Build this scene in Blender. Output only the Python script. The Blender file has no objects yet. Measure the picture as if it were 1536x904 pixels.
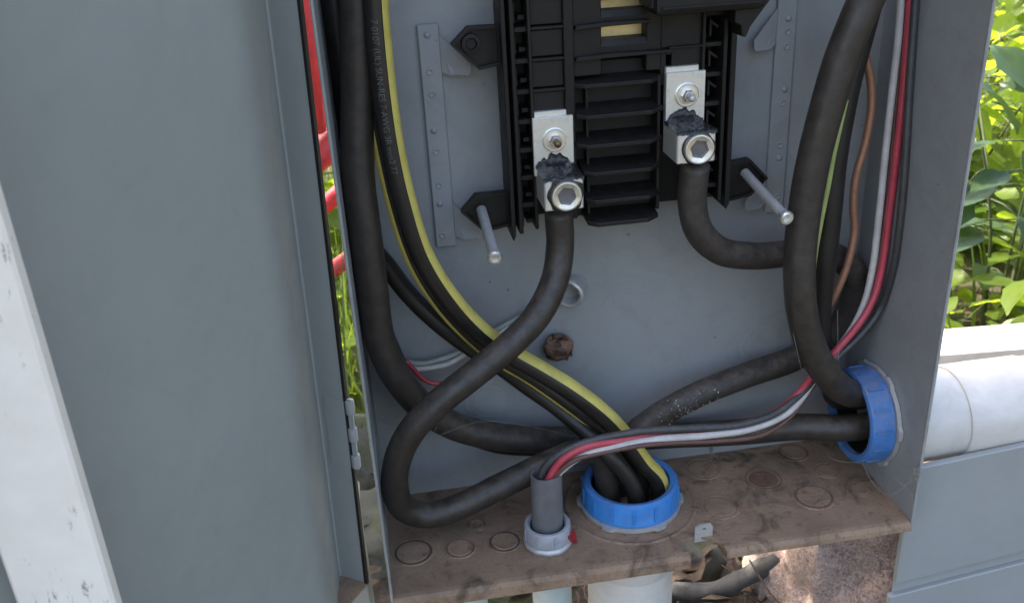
import bpy, bmesh, math, random
from mathutils import Vector, Matrix, noise

random.seed(7)
scene = bpy.context.scene
C = scene.collection
R = math.radians

# ------------------------------------------------------------------ camera
cd = bpy.data.cameras.new('camera')
cam = bpy.data.objects.new('camera', cd); C.objects.link(cam)
cam.matrix_world = Matrix([[0.986585, 0.111238, -0.119486, 0.0253], [-0.155068, 0.40974, -0.898926, -0.49234], [-0.051037, 0.905395, 0.421493, 0.43498], [0, 0, 0, 1]])
cd.sensor_fit = 'HORIZONTAL'; cd.sensor_width = 36.0; cd.lens = 33.204
cd.clip_start = 0.01; cd.clip_end = 500
scene.camera = cam
cd.dof.use_dof = True; cd.dof.focus_distance = 0.56; cd.dof.aperture_fstop = 20

# ------------------------------------------------------------------ world, sun, exposure
SUN_AZ, SUN_EL = -64.0, 50.0        # azimuth from +Y (clockwise seen from above), elevation
world = bpy.data.worlds.new('World'); scene.world = world; world.use_nodes = True
nt = world.node_tree
bg = nt.nodes['Background']
sky = nt.nodes.new('ShaderNodeTexSky'); sky.sky_type = 'NISHITA'; sky.sun_disc = False
sky.sun_elevation = R(SUN_EL); sky.sun_rotation = R(SUN_AZ)
sky.air_density = 1.0; sky.dust_density = 5.5; sky.ozone_density = 0.3
nt.links.new(sky.outputs[0], bg.inputs[0]); bg.inputs[1].default_value = 0.15
sd = bpy.data.lights.new('sun', 'SUN'); sd.energy = 2.6; sd.angle = R(0.5); sd.color = (1.0, 0.955, 0.87)
sun = bpy.data.objects.new('sun', sd); C.objects.link(sun)
az, el = R(SUN_AZ), R(SUN_EL)
to_sun = Vector((math.sin(az) * math.cos(el), math.cos(az) * math.cos(el), math.sin(el)))
sun.rotation_euler = to_sun.to_track_quat('Z', 'Y').to_euler()
sun.location = to_sun * 5
scene.view_settings.view_transform = 'Standard'; scene.view_settings.look = 'None'
scene.view_settings.gamma = 1.0; scene.view_settings.use_curve_mapping = False
scene.view_settings.exposure = 2.35
scene.cycles.use_denoising = True
scene.cycles.max_bounces = 8; scene.cycles.transmission_bounces = 4

# ------------------------------------------------------------------ materials
def new_mat(name):
    m = bpy.data.materials.new(name); m.use_nodes = True
    return m, m.node_tree.nodes, m.node_tree.links, m.node_tree.nodes['Principled BSDF']

def tex_co(n):
    return n.new('ShaderNodeTexCoord').outputs['Object']

def geo_pos(n):
    return n.new('ShaderNodeNewGeometry').outputs['Position']

def noise_node(n, l, co, scale, detail=4.0, rough=0.55, dist=0.0):
    t = n.new('ShaderNodeTexNoise'); t.inputs['Scale'].default_value = scale
    t.inputs['Detail'].default_value = detail; t.inputs['Roughness'].default_value = rough
    t.inputs['Distortion'].default_value = dist
    l.new(co, t.inputs['Vector']); return t.outputs['Fac']

def ramp(n, l, src, stops):
    r = n.new('ShaderNodeValToRGB'); e = r.color_ramp.elements
    while len(e) < len(stops): e.new(0.5)
    for k, (p, c) in enumerate(stops):
        e[k].position = p
        e[k].color = c if len(c) == 4 else (*c, 1)
    l.new(src, r.inputs[0]); return r.outputs[0]

def mixc(n, l, fac, a, b):
    m = n.new('ShaderNodeMix'); m.data_type = 'RGBA'
    for sock, v in ((m.inputs[0], fac), (m.inputs[6], a), (m.inputs[7], b)):
        if isinstance(v, (int, float)): sock.default_value = v
        elif isinstance(v, tuple): sock.default_value = (*v, 1) if len(v) == 3 else v
        else: l.new(v, sock)
    return m.outputs[2]

def mathn(n, l, op, a, b=None):
    m = n.new('ShaderNodeMath'); m.operation = op; m.use_clamp = op in ('ADD', 'MULTIPLY')
    for k, v in enumerate((a, b)):
        if v is None: continue
        if isinstance(v, (int, float)): m.inputs[k].default_value = v
        else: l.new(v, m.inputs[k])
    return m.outputs[0]

def bump(n, l, p, height, strength, dist=0.001):
    b = n.new('ShaderNodeBump'); b.inputs['Strength'].default_value = strength
    b.inputs['Distance'].default_value = dist
    l.new(height, b.inputs['Height']); l.new(b.outputs[0], p.inputs['Normal'])

def G(v): return (v, v, v)

def paint(name, col, rough=0.5, dirt=0.25, dirtcol=(0.16, 0.14, 0.12), specks=0.55):
    m, n, l, p = new_mat(name)
    co = geo_pos(n)
    big = noise_node(n, l, co, 9.0, 5, 0.6)
    c = mixc(n, l, ramp(n, l, big, [(0.3, G(0.0)), (0.75, G(1.0))]), tuple(x * 0.93 for x in col), tuple(min(1, x * 1.06) for x in col))
    fine = noise_node(n, l, co, 46.0, 6, 0.7, 0.6)
    dm = ramp(n, l, fine, [(0.5, G(0.0)), (0.8, G(1.0))])
    c = mixc(n, l, mathn(n, l, 'MULTIPLY', dm, dirt), c, dirtcol)
    film = noise_node(n, l, co, 17.0, 8, 0.72, 1.5)
    c = mixc(n, l, ramp(n, l, film, [(0.48, G(0.0)), (0.70, G(min(1.0, dirt * 1.6)))]), c, tuple(x * 0.62 + 0.02 for x in col))
    mp = n.new('ShaderNodeMapping'); mp.inputs['Scale'].default_value = (260, 40, 22); mp.inputs['Rotation'].default_value = (0.2, 0.5, 0.3); l.new(co, mp.inputs[0])
    scr = noise_node(n, l, mp.outputs[0], 1.0, 5, 0.7)
    c = mixc(n, l, ramp(n, l, scr, [(0.70, G(0.0)), (0.78, G(min(1.0, dirt * 1.3)))]), c, tuple(min(1, x * 1.35 + 0.02) for x in col))
    vo = n.new('ShaderNodeTexVoronoi'); vo.inputs['Scale'].default_value = 60.0
    l.new(co, vo.inputs['Vector'])
    sp = ramp(n, l, vo.outputs['Distance'], [(0.045, G(1.0)), (0.075, G(0.0))])
    pick = ramp(n, l, noise_node(n, l, co, 24.0, 2), [(0.5, G(0.0)), (0.55, G(1.0))])
    c = mixc(n, l, mathn(n, l, 'MULTIPLY', mathn(n, l, 'MULTIPLY', sp, pick), specks), c, (0.03, 0.026, 0.024))
    l.new(c, p.inputs['Base Color'])
    rr = ramp(n, l, fine, [(0.3, G(rough - 0.06)), (0.8, G(rough + 0.14))])
    l.new(rr, p.inputs['Roughness'])
    bump(n, l, p, noise_node(n, l, co, 900, 2), 0.06, 0.0004)
    return m

def grime(name, base, paintc, rust):
    m, n, l, p = new_mat(name)
    co = geo_pos(n)
    a = noise_node(n, l, co, 22.0, 7, 0.62, 0.3)
    b = noise_node(n, l, co, 95.0, 8, 0.7)
    d = noise_node(n, l, co, 420.0, 4, 0.7)
    c = mixc(n, l, ramp(n, l, a, [(0.35, G(0.0)), (0.62, G(1.0))]), base, tuple(x * 1.45 for x in base))
    c = mixc(n, l, ramp(n, l, b, [(0.56, G(0.0)), (0.72, G(0.75))]), c, paintc)
    c = mixc(n, l, ramp(n, l, b, [(0.28, G(0.9)), (0.43, G(0.0))]), c, rust)
    e = noise_node(n, l, co, 31.0, 7, 0.68, 1.2)
    c = mixc(n, l, ramp(n, l, e, [(0.53, G(0.0)), (0.68, G(0.82))]), c, tuple(x * 0.32 for x in base))
    c = mixc(n, l, ramp(n, l, d, [(0.3, G(0.6)), (0.45, G(0.0))]), c, tuple(x * 0.4 for x in base))
    l.new(c, p.inputs['Base Color'])
    l.new(ramp(n, l, b, [(0.3, G(0.9)), (0.7, G(0.55))]), p.inputs['Roughness'])
    bump(n, l, p, mathn(n, l, 'ADD', b, mathn(n, l, 'MULTIPLY', d, 0.5)), 0.5, 0.0012)
    return m

def plastic(name, col, rough=0.42, dust=0.0, dustcol=(0.2, 0.185, 0.17), spec=0.5, scale=70, bmp=0.08):
    m, n, l, p = new_mat(name)
    co = geo_pos(n)
    f = noise_node(n, l, co, scale, 6, 0.65, 0.4)
    c = mixc(n, l, ramp(n, l, f, [(0.35, G(0.0)), (0.7, G(1.0))]), tuple(x * 0.85 for x in col), tuple(min(1, x * 1.15) for x in col))
    if dust:
        g = n.new('ShaderNodeNewGeometry')
        sx = n.new('ShaderNodeSeparateXYZ'); l.new(g.outputs['Normal'], sx.inputs[0])
        up = ramp(n, l, sx.outputs['Z'], [(0.0, G(0.35)), (0.85, G(1.0))])
        f2 = noise_node(n, l, co, scale * 2.3, 6, 0.75)
        k = mathn(n, l, 'MULTIPLY', up, ramp(n, l, f2, [(0.38, G(0.1)), (0.72, G(1.0))]))
        c = mixc(n, l, mathn(n, l, 'MULTIPLY', k, dust), c, dustcol)
    l.new(c, p.inputs['Base Color'])
    l.new(ramp(n, l, f, [(0.3, G(rough - 0.08)), (0.75, G(rough + 0.14))]), p.inputs['Roughness'])
    p.inputs['Specular IOR Level'].default_value = spec
    bump(n, l, p, noise_node(n, l, co, 1400, 3), bmp, 0.0003)
    return m

def metal(name, col, rough=0.35, dirt=0.3, metallic=0.9, dirtcol=(0.06, 0.055, 0.05)):
    m, n, l, p = new_mat(name)
    co = geo_pos(n)
    f = noise_node(n, l, co, 160, 6, 0.7, 0.5)
    k = ramp(n, l, f, [(0.5, G(0.0)), (0.72, G(1.0))])
    kk = mathn(n, l, 'MULTIPLY', k, dirt)
    l.new(mixc(n, l, kk, col, dirtcol), p.inputs['Base Color'])
    l.new(ramp(n, l, kk, [(0.0, G(metallic)), (0.6, G(0.1))]), p.inputs['Metallic'])
    l.new(ramp(n, l, f, [(0.3, G(rough - 0.08)), (0.8, G(rough + 0.2))]), p.inputs['Roughness'])
    bump(n, l, p, noise_node(n, l, co, 700, 4), 0.15, 0.0003)
    return m

M = {}
M['paint'] = paint('grey_enamel', (0.272, 0.280, 0.277), 0.5, 0.30)
M['door'] = paint('grey_door_enamel', (0.296, 0.307, 0.288), 0.55, 0.10, specks=0.0)
M['cover'] = paint('grey_cover_enamel', (0.300, 0.314, 0.310), 0.5, 0.06, specks=0.0)
M['edge'] = paint('worn_edge', (0.30, 0.305, 0.295), 0.5, 0.5)
M['grime'] = grime('dirty_plate', (0.205, 0.135, 0.086), (0.27, 0.22, 0.18), (0.075, 0.038, 0.024))
M['rust'] = grime('rusty_steel', (0.13, 0.072, 0.046), (0.18, 0.15, 0.13), (0.045, 0.02, 0.012))
M['knock'] = grime('dusty_steel', (0.20, 0.165, 0.14), (0.27, 0.25, 0.235), (0.07, 0.045, 0.03))
M['groove_dark'] = grime('groove_shade', (0.06, 0.043, 0.033), (0.12, 0.1, 0.085), (0.02, 0.01, 0.007))  # dark brown that paints the groove shade round the knockouts
M['black'] = plastic('black_moulding', (0.0082, 0.0070, 0.0060), 0.5, 0.16, (0.10, 0.088, 0.076), spec=0.32)
M['cable'] = plastic('black_cable_jacket', (0.021, 0.0175, 0.015), 0.45, 0.6, (0.16, 0.122, 0.092), scale=55)
M['cable_clean'] = plastic('clean_black_jacket', (0.0135, 0.0115, 0.010), 0.4, 0.16, (0.1, 0.085, 0.07), scale=80)
M['cable_dirty'] = plastic('dusty_black_jacket', (0.025, 0.021, 0.018), 0.55, 0.8, (0.15, 0.115, 0.088), scale=60)
M['yellow'] = plastic('yellow_stripe', (0.56, 0.47, 0.11), 0.5, 0.25, (0.2, 0.16, 0.08))
M['print'] = plastic('white_print', (0.105, 0.10, 0.093), 0.6)
M['red'] = plastic('red_insulation', (0.46, 0.045, 0.07), 0.4, 0.3, (0.3, 0.2, 0.18))
M['white_wire'] = plastic('white_insulation', (0.52, 0.49, 0.46), 0.45, 0.35, (0.25, 0.2, 0.17))
M['greywire'] = plastic('grey_black_insulation', (0.04, 0.04, 0.04), 0.42, 0.5, (0.16, 0.15, 0.14))
M['brown'] = plastic('brown_insulation', (0.1, 0.045, 0.035), 0.45, 0.3, (0.25, 0.17, 0.14))
M['greenyellow'] = plastic('green_yellow_insulation', (0.33, 0.38, 0.12), 0.45)
M['greenwhite'] = plastic('pale_green_insulation', (0.33, 0.36, 0.31), 0.45)
M['copper'] = metal('bare_copper', (0.38, 0.20, 0.125), 0.5, 0.5, 0.6, (0.12, 0.06, 0.035))
M['alu'] = metal('tinned_aluminium', (0.74, 0.72, 0.66), 0.42, 0.3, 0.75)
M['alu2'] = metal('bright_screw', (0.78, 0.77, 0.74), 0.3, 0.12, 0.9)
M['zinc'] = metal('dull_zinc', (0.55, 0.54, 0.52), 0.5, 0.55, 0.6, (0.2, 0.19, 0.18))
M['darkmetal'] = metal('bronze_stud', (0.2, 0.14, 0.08), 0.4, 0.4, 0.9)
M['brass'] = metal('brassy_bus', (0.72, 0.58, 0.3), 0.4, 0.15, 0.55)
M['hole'] = plastic('socket_shade', (0.13, 0.125, 0.12), 0.45)  # darkened grey, puts the recess shade on the screw socket floor
M['goo'] = plastic('black_sealant', (0.013, 0.014, 0.015), 0.3, 0.1, scale=200, bmp=0.4)
M['blue'] = plastic('blue_plastic', (0.028, 0.215, 0.58), 0.45, 0.5, (0.2, 0.2, 0.22))
M['blue_dull'] = plastic('dusty_blue_plastic', (0.03, 0.16, 0.44), 0.5, 0.9, (0.2, 0.19, 0.21))
M['greyplastic'] = plastic('grey_plastic', (0.33, 0.34, 0.37), 0.45, 0.2, (0.3, 0.28, 0.26))
M['sheath'] = plastic('grey_cable_sheath', (0.14, 0.14, 0.145), 0.5, 0.1)
M['pvc'] = plastic('white_pvc', (0.64, 0.605, 0.56), 0.42, 0.35, (0.42, 0.39, 0.34), scale=18)
M['pvc2'] = plastic('grey_white_pvc', (0.42, 0.47, 0.45), 0.45, 0.15, (0.4, 0.4, 0.38), scale=25)
M['oldpost'] = plastic('weathered_grey_pvc', (0.24, 0.245, 0.225), 0.6, 0.3, (0.2, 0.19, 0.16), scale=25)
M['greenstem'] = plastic('green_stem', (0.06, 0.075, 0.03), 0.6)
M['redpaint'] = plastic('red_paint', (0.62, 0.06, 0.075), 0.4, 0.1)
M['web'] = plastic('cobweb_silk', (0.28, 0.265, 0.245), 0.8)
M['fleck'] = plastic('pale_flecks', (0.36, 0.34, 0.3), 0.8)
M['litter'] = grime('dead_leaf', (0.065, 0.042, 0.022), (0.12, 0.085, 0.048), (0.035, 0.02, 0.011))
M['twig'] = grime('twig_bark', (0.07, 0.042, 0.032), (0.15, 0.11, 0.09), (0.03, 0.02, 0.015))
M['bark'] = grime('root_bark', (0.055, 0.052, 0.047), (0.10, 0.098, 0.09), (0.03, 0.026, 0.02))

def m_wood():
    m, n, l, p = new_mat('chipped_white_paint')
    co = geo_pos(n)
    mp = n.new('ShaderNodeMapping'); mp.inputs['Scale'].default_value = (1, 1, 0.3); l.new(co, mp.inputs[0])
    a = noise_node(n, l, mp.outputs[0], 260, 6, 0.75, 0.3)
    b = noise_node(n, l, co, 22, 3, 0.6)
    f = mathn(n, l, 'ADD', a, mathn(n, l, 'MULTIPLY', ramp(n, l, b, [(0.42, G(0.0)), (0.62, G(1.0))]), 0.12))
    chip = ramp(n, l, f, [(0.66, G(0.0)), (0.73, G(1.0))])
    c = mixc(n, l, ramp(n, l, noise_node(n, l, co, 60, 5), [(0.35, G(0.0)), (0.7, G(1.0))]), (0.86, 0.78, 0.675), (0.92, 0.85, 0.745))
    c = mixc(n, l, chip, c, (0.32, 0.29, 0.26))
    l.new(c, p.inputs['Base Color']); p.inputs['Roughness'].default_value = 0.6
    bump(n, l, p, mathn(n, l, 'ADD', mathn(n, l, 'MULTIPLY', chip, -0.6), a), 0.35, 0.0006)
    return m
M['wood'] = m_wood()

def m_rock():
    m, n, l, p = new_mat('pink_granite')
    co = geo_pos(n)
    vo = n.new('ShaderNodeTexVoronoi'); vo.inputs['Scale'].default_value = 700; l.new(co, vo.inputs['Vector'])
    s = n.new('ShaderNodeSeparateColor'); l.new(vo.outputs['Color'], s.inputs[0])
    f = noise_node(n, l, co, 330, 6, 0.75, 0.6)
    mixv = mathn(n, l, 'ADD', mathn(n, l, 'MULTIPLY', s.outputs[0], 0.45), mathn(n, l, 'MULTIPLY', f, 0.6))
    c = ramp(n, l, mixv, [(0.2, (0.17, 0.125, 0.105)), (0.42, (0.33, 0.235, 0.195)), (0.6, (0.43, 0.32, 0.27)), (0.85, (0.52, 0.44, 0.39))])
    k = noise_node(n, l, co, 30, 7, 0.7)
    c = mixc(n, l, ramp(n, l, k, [(0.46, G(0.0)), (0.72, G(0.6))]), c, (0.24, 0.155, 0.12))
    l.new(c, p.inputs['Base Color']); p.inputs['Roughness'].default_value = 0.9
    bump(n, l, p, mathn(n, l, 'ADD', f, k), 0.9, 0.003)
    return m
M['rock'] = m_rock()

def m_stone():
    m, n, l, p = new_mat('mossy_stone')
    co = geo_pos(n)
    a = noise_node(n, l, co, 30, 7, 0.7)
    c = ramp(n, l, a, [(0.3, (0.035, 0.032, 0.026)), (0.48, (0.11, 0.105, 0.085)), (0.6, (0.085, 0.09, 0.045)), (0.75, (0.17, 0.16, 0.13))])
    l.new(c, p.inputs['Base Color']); p.inputs['Roughness'].default_value = 0.9
    bump(n, l, p, noise_node(n, l, co, 150, 6, 0.7), 0.6, 0.002)
    return m
M['stone'] = m_stone()

def m_ground():
    m, n, l, p = new_mat('soil_and_moss')
    co = geo_pos(n)
    a = noise_node(n, l, co, 5.0, 8, 0.7)
    b = noise_node(n, l, co, 60.0, 8, 0.75)
    c = mixc(n, l, ramp(n, l, b, [(0.35, G(0.0)), (0.7, G(1.0))]), (0.05, 0.036, 0.025), (0.15, 0.115, 0.08))
    c = mixc(n, l, ramp(n, l, a, [(0.46, G(0.0)), (0.62, G(0.8))]), c, (0.07, 0.1, 0.03))
    l.new(c, p.inputs['Base Color']); p.inputs['Roughness'].default_value = 0.95
    bump(n, l, p, b, 0.8, 0.01)
    return m
M['ground'] = m_ground()

def m_leaf(name, col, trans, tw):
    m, n, l, p = new_mat(name)
    oi = n.new('ShaderNodeObjectInfo')
    co = geo_pos(n)
    f = noise_node(n, l, co, 14, 4, 0.6)
    c = mixc(n, l, ramp(n, l, f, [(0.3, G(0.0)), (0.7, G(1.0))]), tuple(x * 0.7 for x in col), tuple(x * 1.3 for x in col))
    l.new(c, p.inputs['Base Color']); p.inputs['Roughness'].default_value = 0.42
    tb = n.new('ShaderNodeBsdfTranslucent')
    ct = mixc(n, l, ramp(n, l, f, [(0.3, G(0.0)), (0.7, G(1.0))]), tuple(x * 0.75 for x in trans), tuple(x * 1.2 for x in trans))
    l.new(ct, tb.inputs[0])
    bump(n, l, p, noise_node(n, l, co, 260, 3), 0.3, 0.0015)
    mx = n.new('ShaderNodeMixShader'); mx.inputs[0].default_value = tw
    l.new(p.outputs[0], mx.inputs[1]); l.new(tb.outputs[0], mx.inputs[2])
    l.new(mx.outputs[0], n['Material Output'].inputs[0])
    return m
M['leaf'] = m_leaf('shaded_leaf', (0.045, 0.08, 0.035), (0.10, 0.17, 0.03), 0.35)  # darker green carries the shade on the nearer leaves
M['leaf_lit'] = m_leaf('sunlit_leaf', (0.10, 0.15, 0.02), (0.42, 0.54, 0.03), 0.58)  # yellower, brighter copy with the sunlight put into its colour
M['grass'] = m_leaf('grass_blade', (0.07, 0.11, 0.028), (0.2, 0.28, 0.04), 0.4)

# ------------------------------------------------------------------ mesh helpers
def obj(name, bm, mat, parent=None, smooth=False):
    me = bpy.data.meshes.new(name)
    bmesh.ops.recalc_face_normals(bm, faces=bm.faces[:])
    if smooth:
        for f in bm.faces: f.smooth = True
    bm.to_mesh(me); bm.free()
    me.materials.append(M[mat])
    o = bpy.data.objects.new(name, me); C.objects.link(o)
    if parent is not None: o.parent = parent
    return o

def tag(o, label=None, cat=None, group=None, kind=None):
    if label: o['label'] = label
    if cat: o['category'] = cat
    if group: o['group'] = group
    if kind: o['kind'] = kind
    return o

def thing(name, label, cat, loc=(0, 0, 0), group=None):
    o = bpy.data.objects.new(name, None); C.objects.link(o); o.location = loc
    o.empty_display_size = 0.02
    bpy.context.view_layer.update()
    return tag(o, label, cat, group)

def part(name, bm, mat, parent, smooth=False, label=None):
    """bmesh built in world coordinates, parented under an Empty whose world matrix is known"""
    o = obj(name, bm, mat, None, smooth)
    o.parent = parent
    o.matrix_parent_inverse = world_of(parent).inverted()
    if label: o['label'] = label
    return o

def world_of(o):
    m = o.matrix_basis.copy()
    if o.parent is not None: m = world_of(o.parent) @ o.matrix_parent_inverse @ m
    return m

def box(bm, x0, x1, y0, y1, z0, z1, bev=0.0, seg=1):
    r = bmesh.ops.create_cube(bm, size=1.0)
    vs = r['verts']
    for v in vs:
        v.co = Vector(((x0 + x1) / 2 + v.co.x * (x1 - x0), (y0 + y1) / 2 + v.co.y * (y1 - y0), (z0 + z1) / 2 + v.co.z * (z1 - z0)))
    if bev:
        es = list({e for v in vs for e in v.link_edges})
        bmesh.ops.bevel(bm, geom=es, offset=bev, segments=seg, affect='EDGES', profile=0.5)
    return bm

def B1(*a, **k): return box(bmesh.new(), *a, **k)

def prism_xz(bm, pts, y0, y1, bev=0.0):
    """polygon in x,z extruded from y0 (front) to y1 (back)"""
    a = [bm.verts.new((x, y0, z)) for x, z in pts]; b = [bm.verts.new((x, y1, z)) for x, z in pts]
    fs = [bm.faces.new(a), bm.faces.new(b[::-1])]
    n = len(pts)
    for i in range(n): fs.append(bm.faces.new((a[i], b[i], b[(i + 1) % n], a[(i + 1) % n])))
    if bev:
        bmesh.ops.recalc_face_normals(bm, faces=fs)
        bmesh.ops.bevel(bm, geom=list({e for f in fs for e in f.edges}), offset=bev, segments=1, affect='EDGES')
    return bm

def basis(axis):
    a = Vector(axis).normalized()
    u = a.orthogonal().normalized() if abs(a.z) > 0.99 else a.cross(Vector((0, 0, 1))).normalized()
    return a, u, a.cross(u).normalized()

def lathe(bm, origin, axis, prof, n=32, closed=False, wob=0.0):
    """prof: (radius, distance along axis); closed joins last ring to first"""
    a, u, w = basis(axis); o = Vector(origin); rings = []
    for r, h in prof:
        if r <= 1e-7: rings.append([bm.verts.new(o + a * h)])
        else: rings.append([bm.verts.new(o + a * h + (u * math.cos(t) + w * math.sin(t)) * (r + wob * noise.noise((r * 90, h * 90, k)))) for k in range(n) for t in (2 * math.pi * k / n,)])
    pairs = list(zip(rings, rings[1:])) + ([(rings[-1], rings[0])] if closed else [])
    for p, q in pairs:
        for k in range(n):
            k2 = (k + 1) % n
            if len(p) == 1 and len(q) == 1: break
            if len(p) == 1: bm.faces.new((p[0], q[k], q[k2]))
            elif len(q) == 1: bm.faces.new((p[k], q[0], p[k2]))
            else: bm.faces.new((p[k], q[k], q[k2], p[k2]))
    return bm

def sharp(o, angle=35):
    o.data.set_sharp_from_angle(angle=R(angle)); return o

def spline(pts, step=0.004):
    """Catmull-Rom (centripetal-ish) resample"""
    P = [Vector(p) for p in pts]
    P = [P[0] * 2 - P[1]] + P + [P[-1] * 2 - P[-2]]
    out = []
    for i in range(1, len(P) - 2):
        p0, p1, p2, p3 = P[i - 1:i + 3]
        t0 = 0.0; t1 = t0 + max(1e-5, (p1 - p0).length) ** 0.5; t2 = t1 + max(1e-5, (p2 - p1).length) ** 0.5; t3 = t2 + max(1e-5, (p3 - p2).length) ** 0.5
        n = max(2, int((p2 - p1).length / step))
        for k in range(n):
            t = t1 + (t2 - t1) * k / n
            A1 = p0 * ((t1 - t) / (t1 - t0)) + p1 * ((t - t0) / (t1 - t0))
            A2 = p1 * ((t2 - t) / (t2 - t1)) + p2 * ((t - t1) / (t2 - t1))
            A3 = p2 * ((t3 - t) / (t3 - t2)) + p3 * ((t - t2) / (t3 - t2))
            Bq = A1 * ((t2 - t) / (t2 - t0)) + A2 * ((t - t0) / (t2 - t0))
            Cq = A2 * ((t3 - t) / (t3 - t1)) + A3 * ((t - t1) / (t3 - t1))
            out.append(Bq * ((t2 - t) / (t2 - t1)) + Cq * ((t - t1) / (t2 - t1)))
    out.append(P[-2].copy())
    return out

def frames(path, ref=(0, -1, 0.3)):
    """frame at each sample: tangent, u (towards ref), w"""
    fr = []
    for i, p in enumerate(path):
        t = (path[min(i + 1, len(path) - 1)] - path[max(i - 1, 0)]).normalized()
        if i == 0:
            u = Vector(ref); u = (u - t * u.dot(t)).normalized()
        else:
            u = fr[-1][1]; u = (u - t * u.dot(t)).normalized()
        fr.append((t, u, t.cross(u)))
    return fr

def tube(bm, path, r, n=14, cap=True, wob=0.0, ref=(0, -1, 0.3), rfun=None):
    fr = frames(path, ref); rings = []
    for i, (p, (t, u, w)) in enumerate(zip(path, fr)):
        rr = r if rfun is None else rfun(i / (len(path) - 1))
        ring = []
        for k in range(n):
            a = 2 * math.pi * k / n
            q = rr * (1 + wob * noise.noise((p * 60) + Vector((k * 0.7, 0, 0))))
            ring.append(bm.verts.new(p + (u * math.cos(a) + w * math.sin(a)) * q))
        rings.append(ring)
    for p, q in zip(rings, rings[1:]):
        for k in range(n): bm.faces.new((p[k], p[(k + 1) % n], q[(k + 1) % n], q[k]))
    if cap:
        bm.faces.new(rings[0][::-1]); bm.faces.new(rings[-1])
    return bm

def band(bm, path, r, a0, a1, m=4, ref=(0, -1, 0.3)):
    """a strip lying on a tube's surface between two angles (radians from ref)"""
    fr = frames(path, ref); rows = []
    for p, (t, u, w) in zip(path, fr):
        rows.append([bm.verts.new(p + (u * math.cos(a) + w * math.sin(a)) * rr) for rr, aa in ((r, (a0, a1)),) for a in [aa[0] + (aa[1] - aa[0]) * k / m for k in range(m + 1)]])
    for p, q in zip(rows, rows[1:]):
        for k in range(m): bm.faces.new((p[k], p[k + 1], q[k + 1], q[k]))
    return bm

def cable(name, label, cat, pts, r, mat, group=None, n=16, wob=0.012):
    path = spline(pts)
    o = obj(name, tube(bmesh.new(), path, r, n, wob=wob), mat, smooth=True)
    tag(o, label, cat, group)
    return o, path

def rough_ball(bm, c, rad, seed, amp=0.25, freq=1.6, sub=3, flat=None):
    r = bmesh.ops.create_icosphere(bm, subdivisions=sub, radius=1.0)
    off = Vector((seed * 3.1, seed * 1.7, seed * 5.3))
    for v in r['verts']:
        d = v.co.normalized()
        k = 1 + amp * noise.fractal(d * freq + off, 0.8, 2.2, 5)
        v.co = Vector(c) + Vector((d.x * rad[0], d.y * rad[1], d.z * rad[2])) * k
    return bm

# ------------------------------------------------------------------ ground
W, D, HT = 0.365, 0.1107, 0.60
GZ = -0.22
bm = bmesh.new()
bmesh.ops.create_grid(bm, x_segments=2, y_segments=2, size=60)
gr = obj('ground', bm, 'ground'); gr.location = (0, 0, GZ); tag(gr, kind='structure')

# ------------------------------------------------------------------ the steel box
bx = thing('electrical_box', 'open grey steel electrical box with dirty bottom plate', 'electrical box', (W / 2, D / 2, 0))
T = 0.0016
part('back_panel', B1(0, W, D, D + T, 0, HT), 'paint', bx)
bm = B1(-0.0008, 0, 0, D + T, -0.004, HT)
part('side_wall', bm, 'paint', bx)
part('side_wall', B1(W, W + T, 0, D + T, -0.004, HT), 'paint', bx)
part('top_plate', B1(-T, W + T, 0, D + T, HT, HT + T), 'paint', bx)
# pale worn front edges of the walls
part('wall_edge', B1(-0.0010, 0.0008, -0.0022, -0.0002, -0.004, HT, bev=0.0006), 'edge', bx)
part('wall_edge', B1(W - 0.0002, W + 0.0018, -0.0022, -0.0002, -0.004, HT, bev=0.0006), 'edge', bx)
# bottom plate: sheet with a notch at the front, a rolled front edge on both sides of it
NX0, NX1, ND = 0.2035, 0.2290, 0.0155
bm = bmesh.new()
def ground_plate(bm, pts, z0, z1):
    a = [bm.verts.new((x, y, z1)) for x, y in pts]; b = [bm.verts.new((x, y, z0)) for x, y in pts]
    bm.faces.new(a); bm.faces.new(b[::-1])
    for i in range(len(pts)): bm.faces.new((a[i], b[i], b[(i + 1) % len(pts)], a[(i + 1) % len(pts)]))
ground_plate(bm, [(0, 0.002), (NX0 - 0.004, 0.002), (NX0 - 0.002, ND - 0.002), (NX0 + 0.004, ND), (NX0 + 0.012, ND), (NX1, 0.006), (NX1 + 0.001, 0.002), (W, 0.002), (W, D), (0, D)], -T, 0.0)
part('bottom_plate', bm, 'grime', bx)
def lip(bm, x0, x1, drop):
    prof = [(0.002, 0.0), (-0.001, -0.0006), (-0.0035, -0.003), (-0.004, -drop), (-0.0026, -drop), (-0.002, -0.004), (0.0, -0.0022), (0.002, -0.0016)]
    a = [bm.verts.new((x0, y, z)) for y, z in prof]; b = [bm.verts.new((x1, y, z)) for y, z in prof]
    bm.faces.new(a[::-1]); bm.faces.new(b)
    for i in range(len(prof)): bm.faces.new((a[i], b[i], b[(i + 1) % len(prof)], a[(i + 1) % len(prof)]))
    return bm
part('front_lip', lip(bmesh.new(), 0.0005, NX0, 0.010), 'grime', bx)
part('front_lip', lip(bmesh.new(), NX1, W - 0.0005, 0.006), 'grime', bx)
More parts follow.
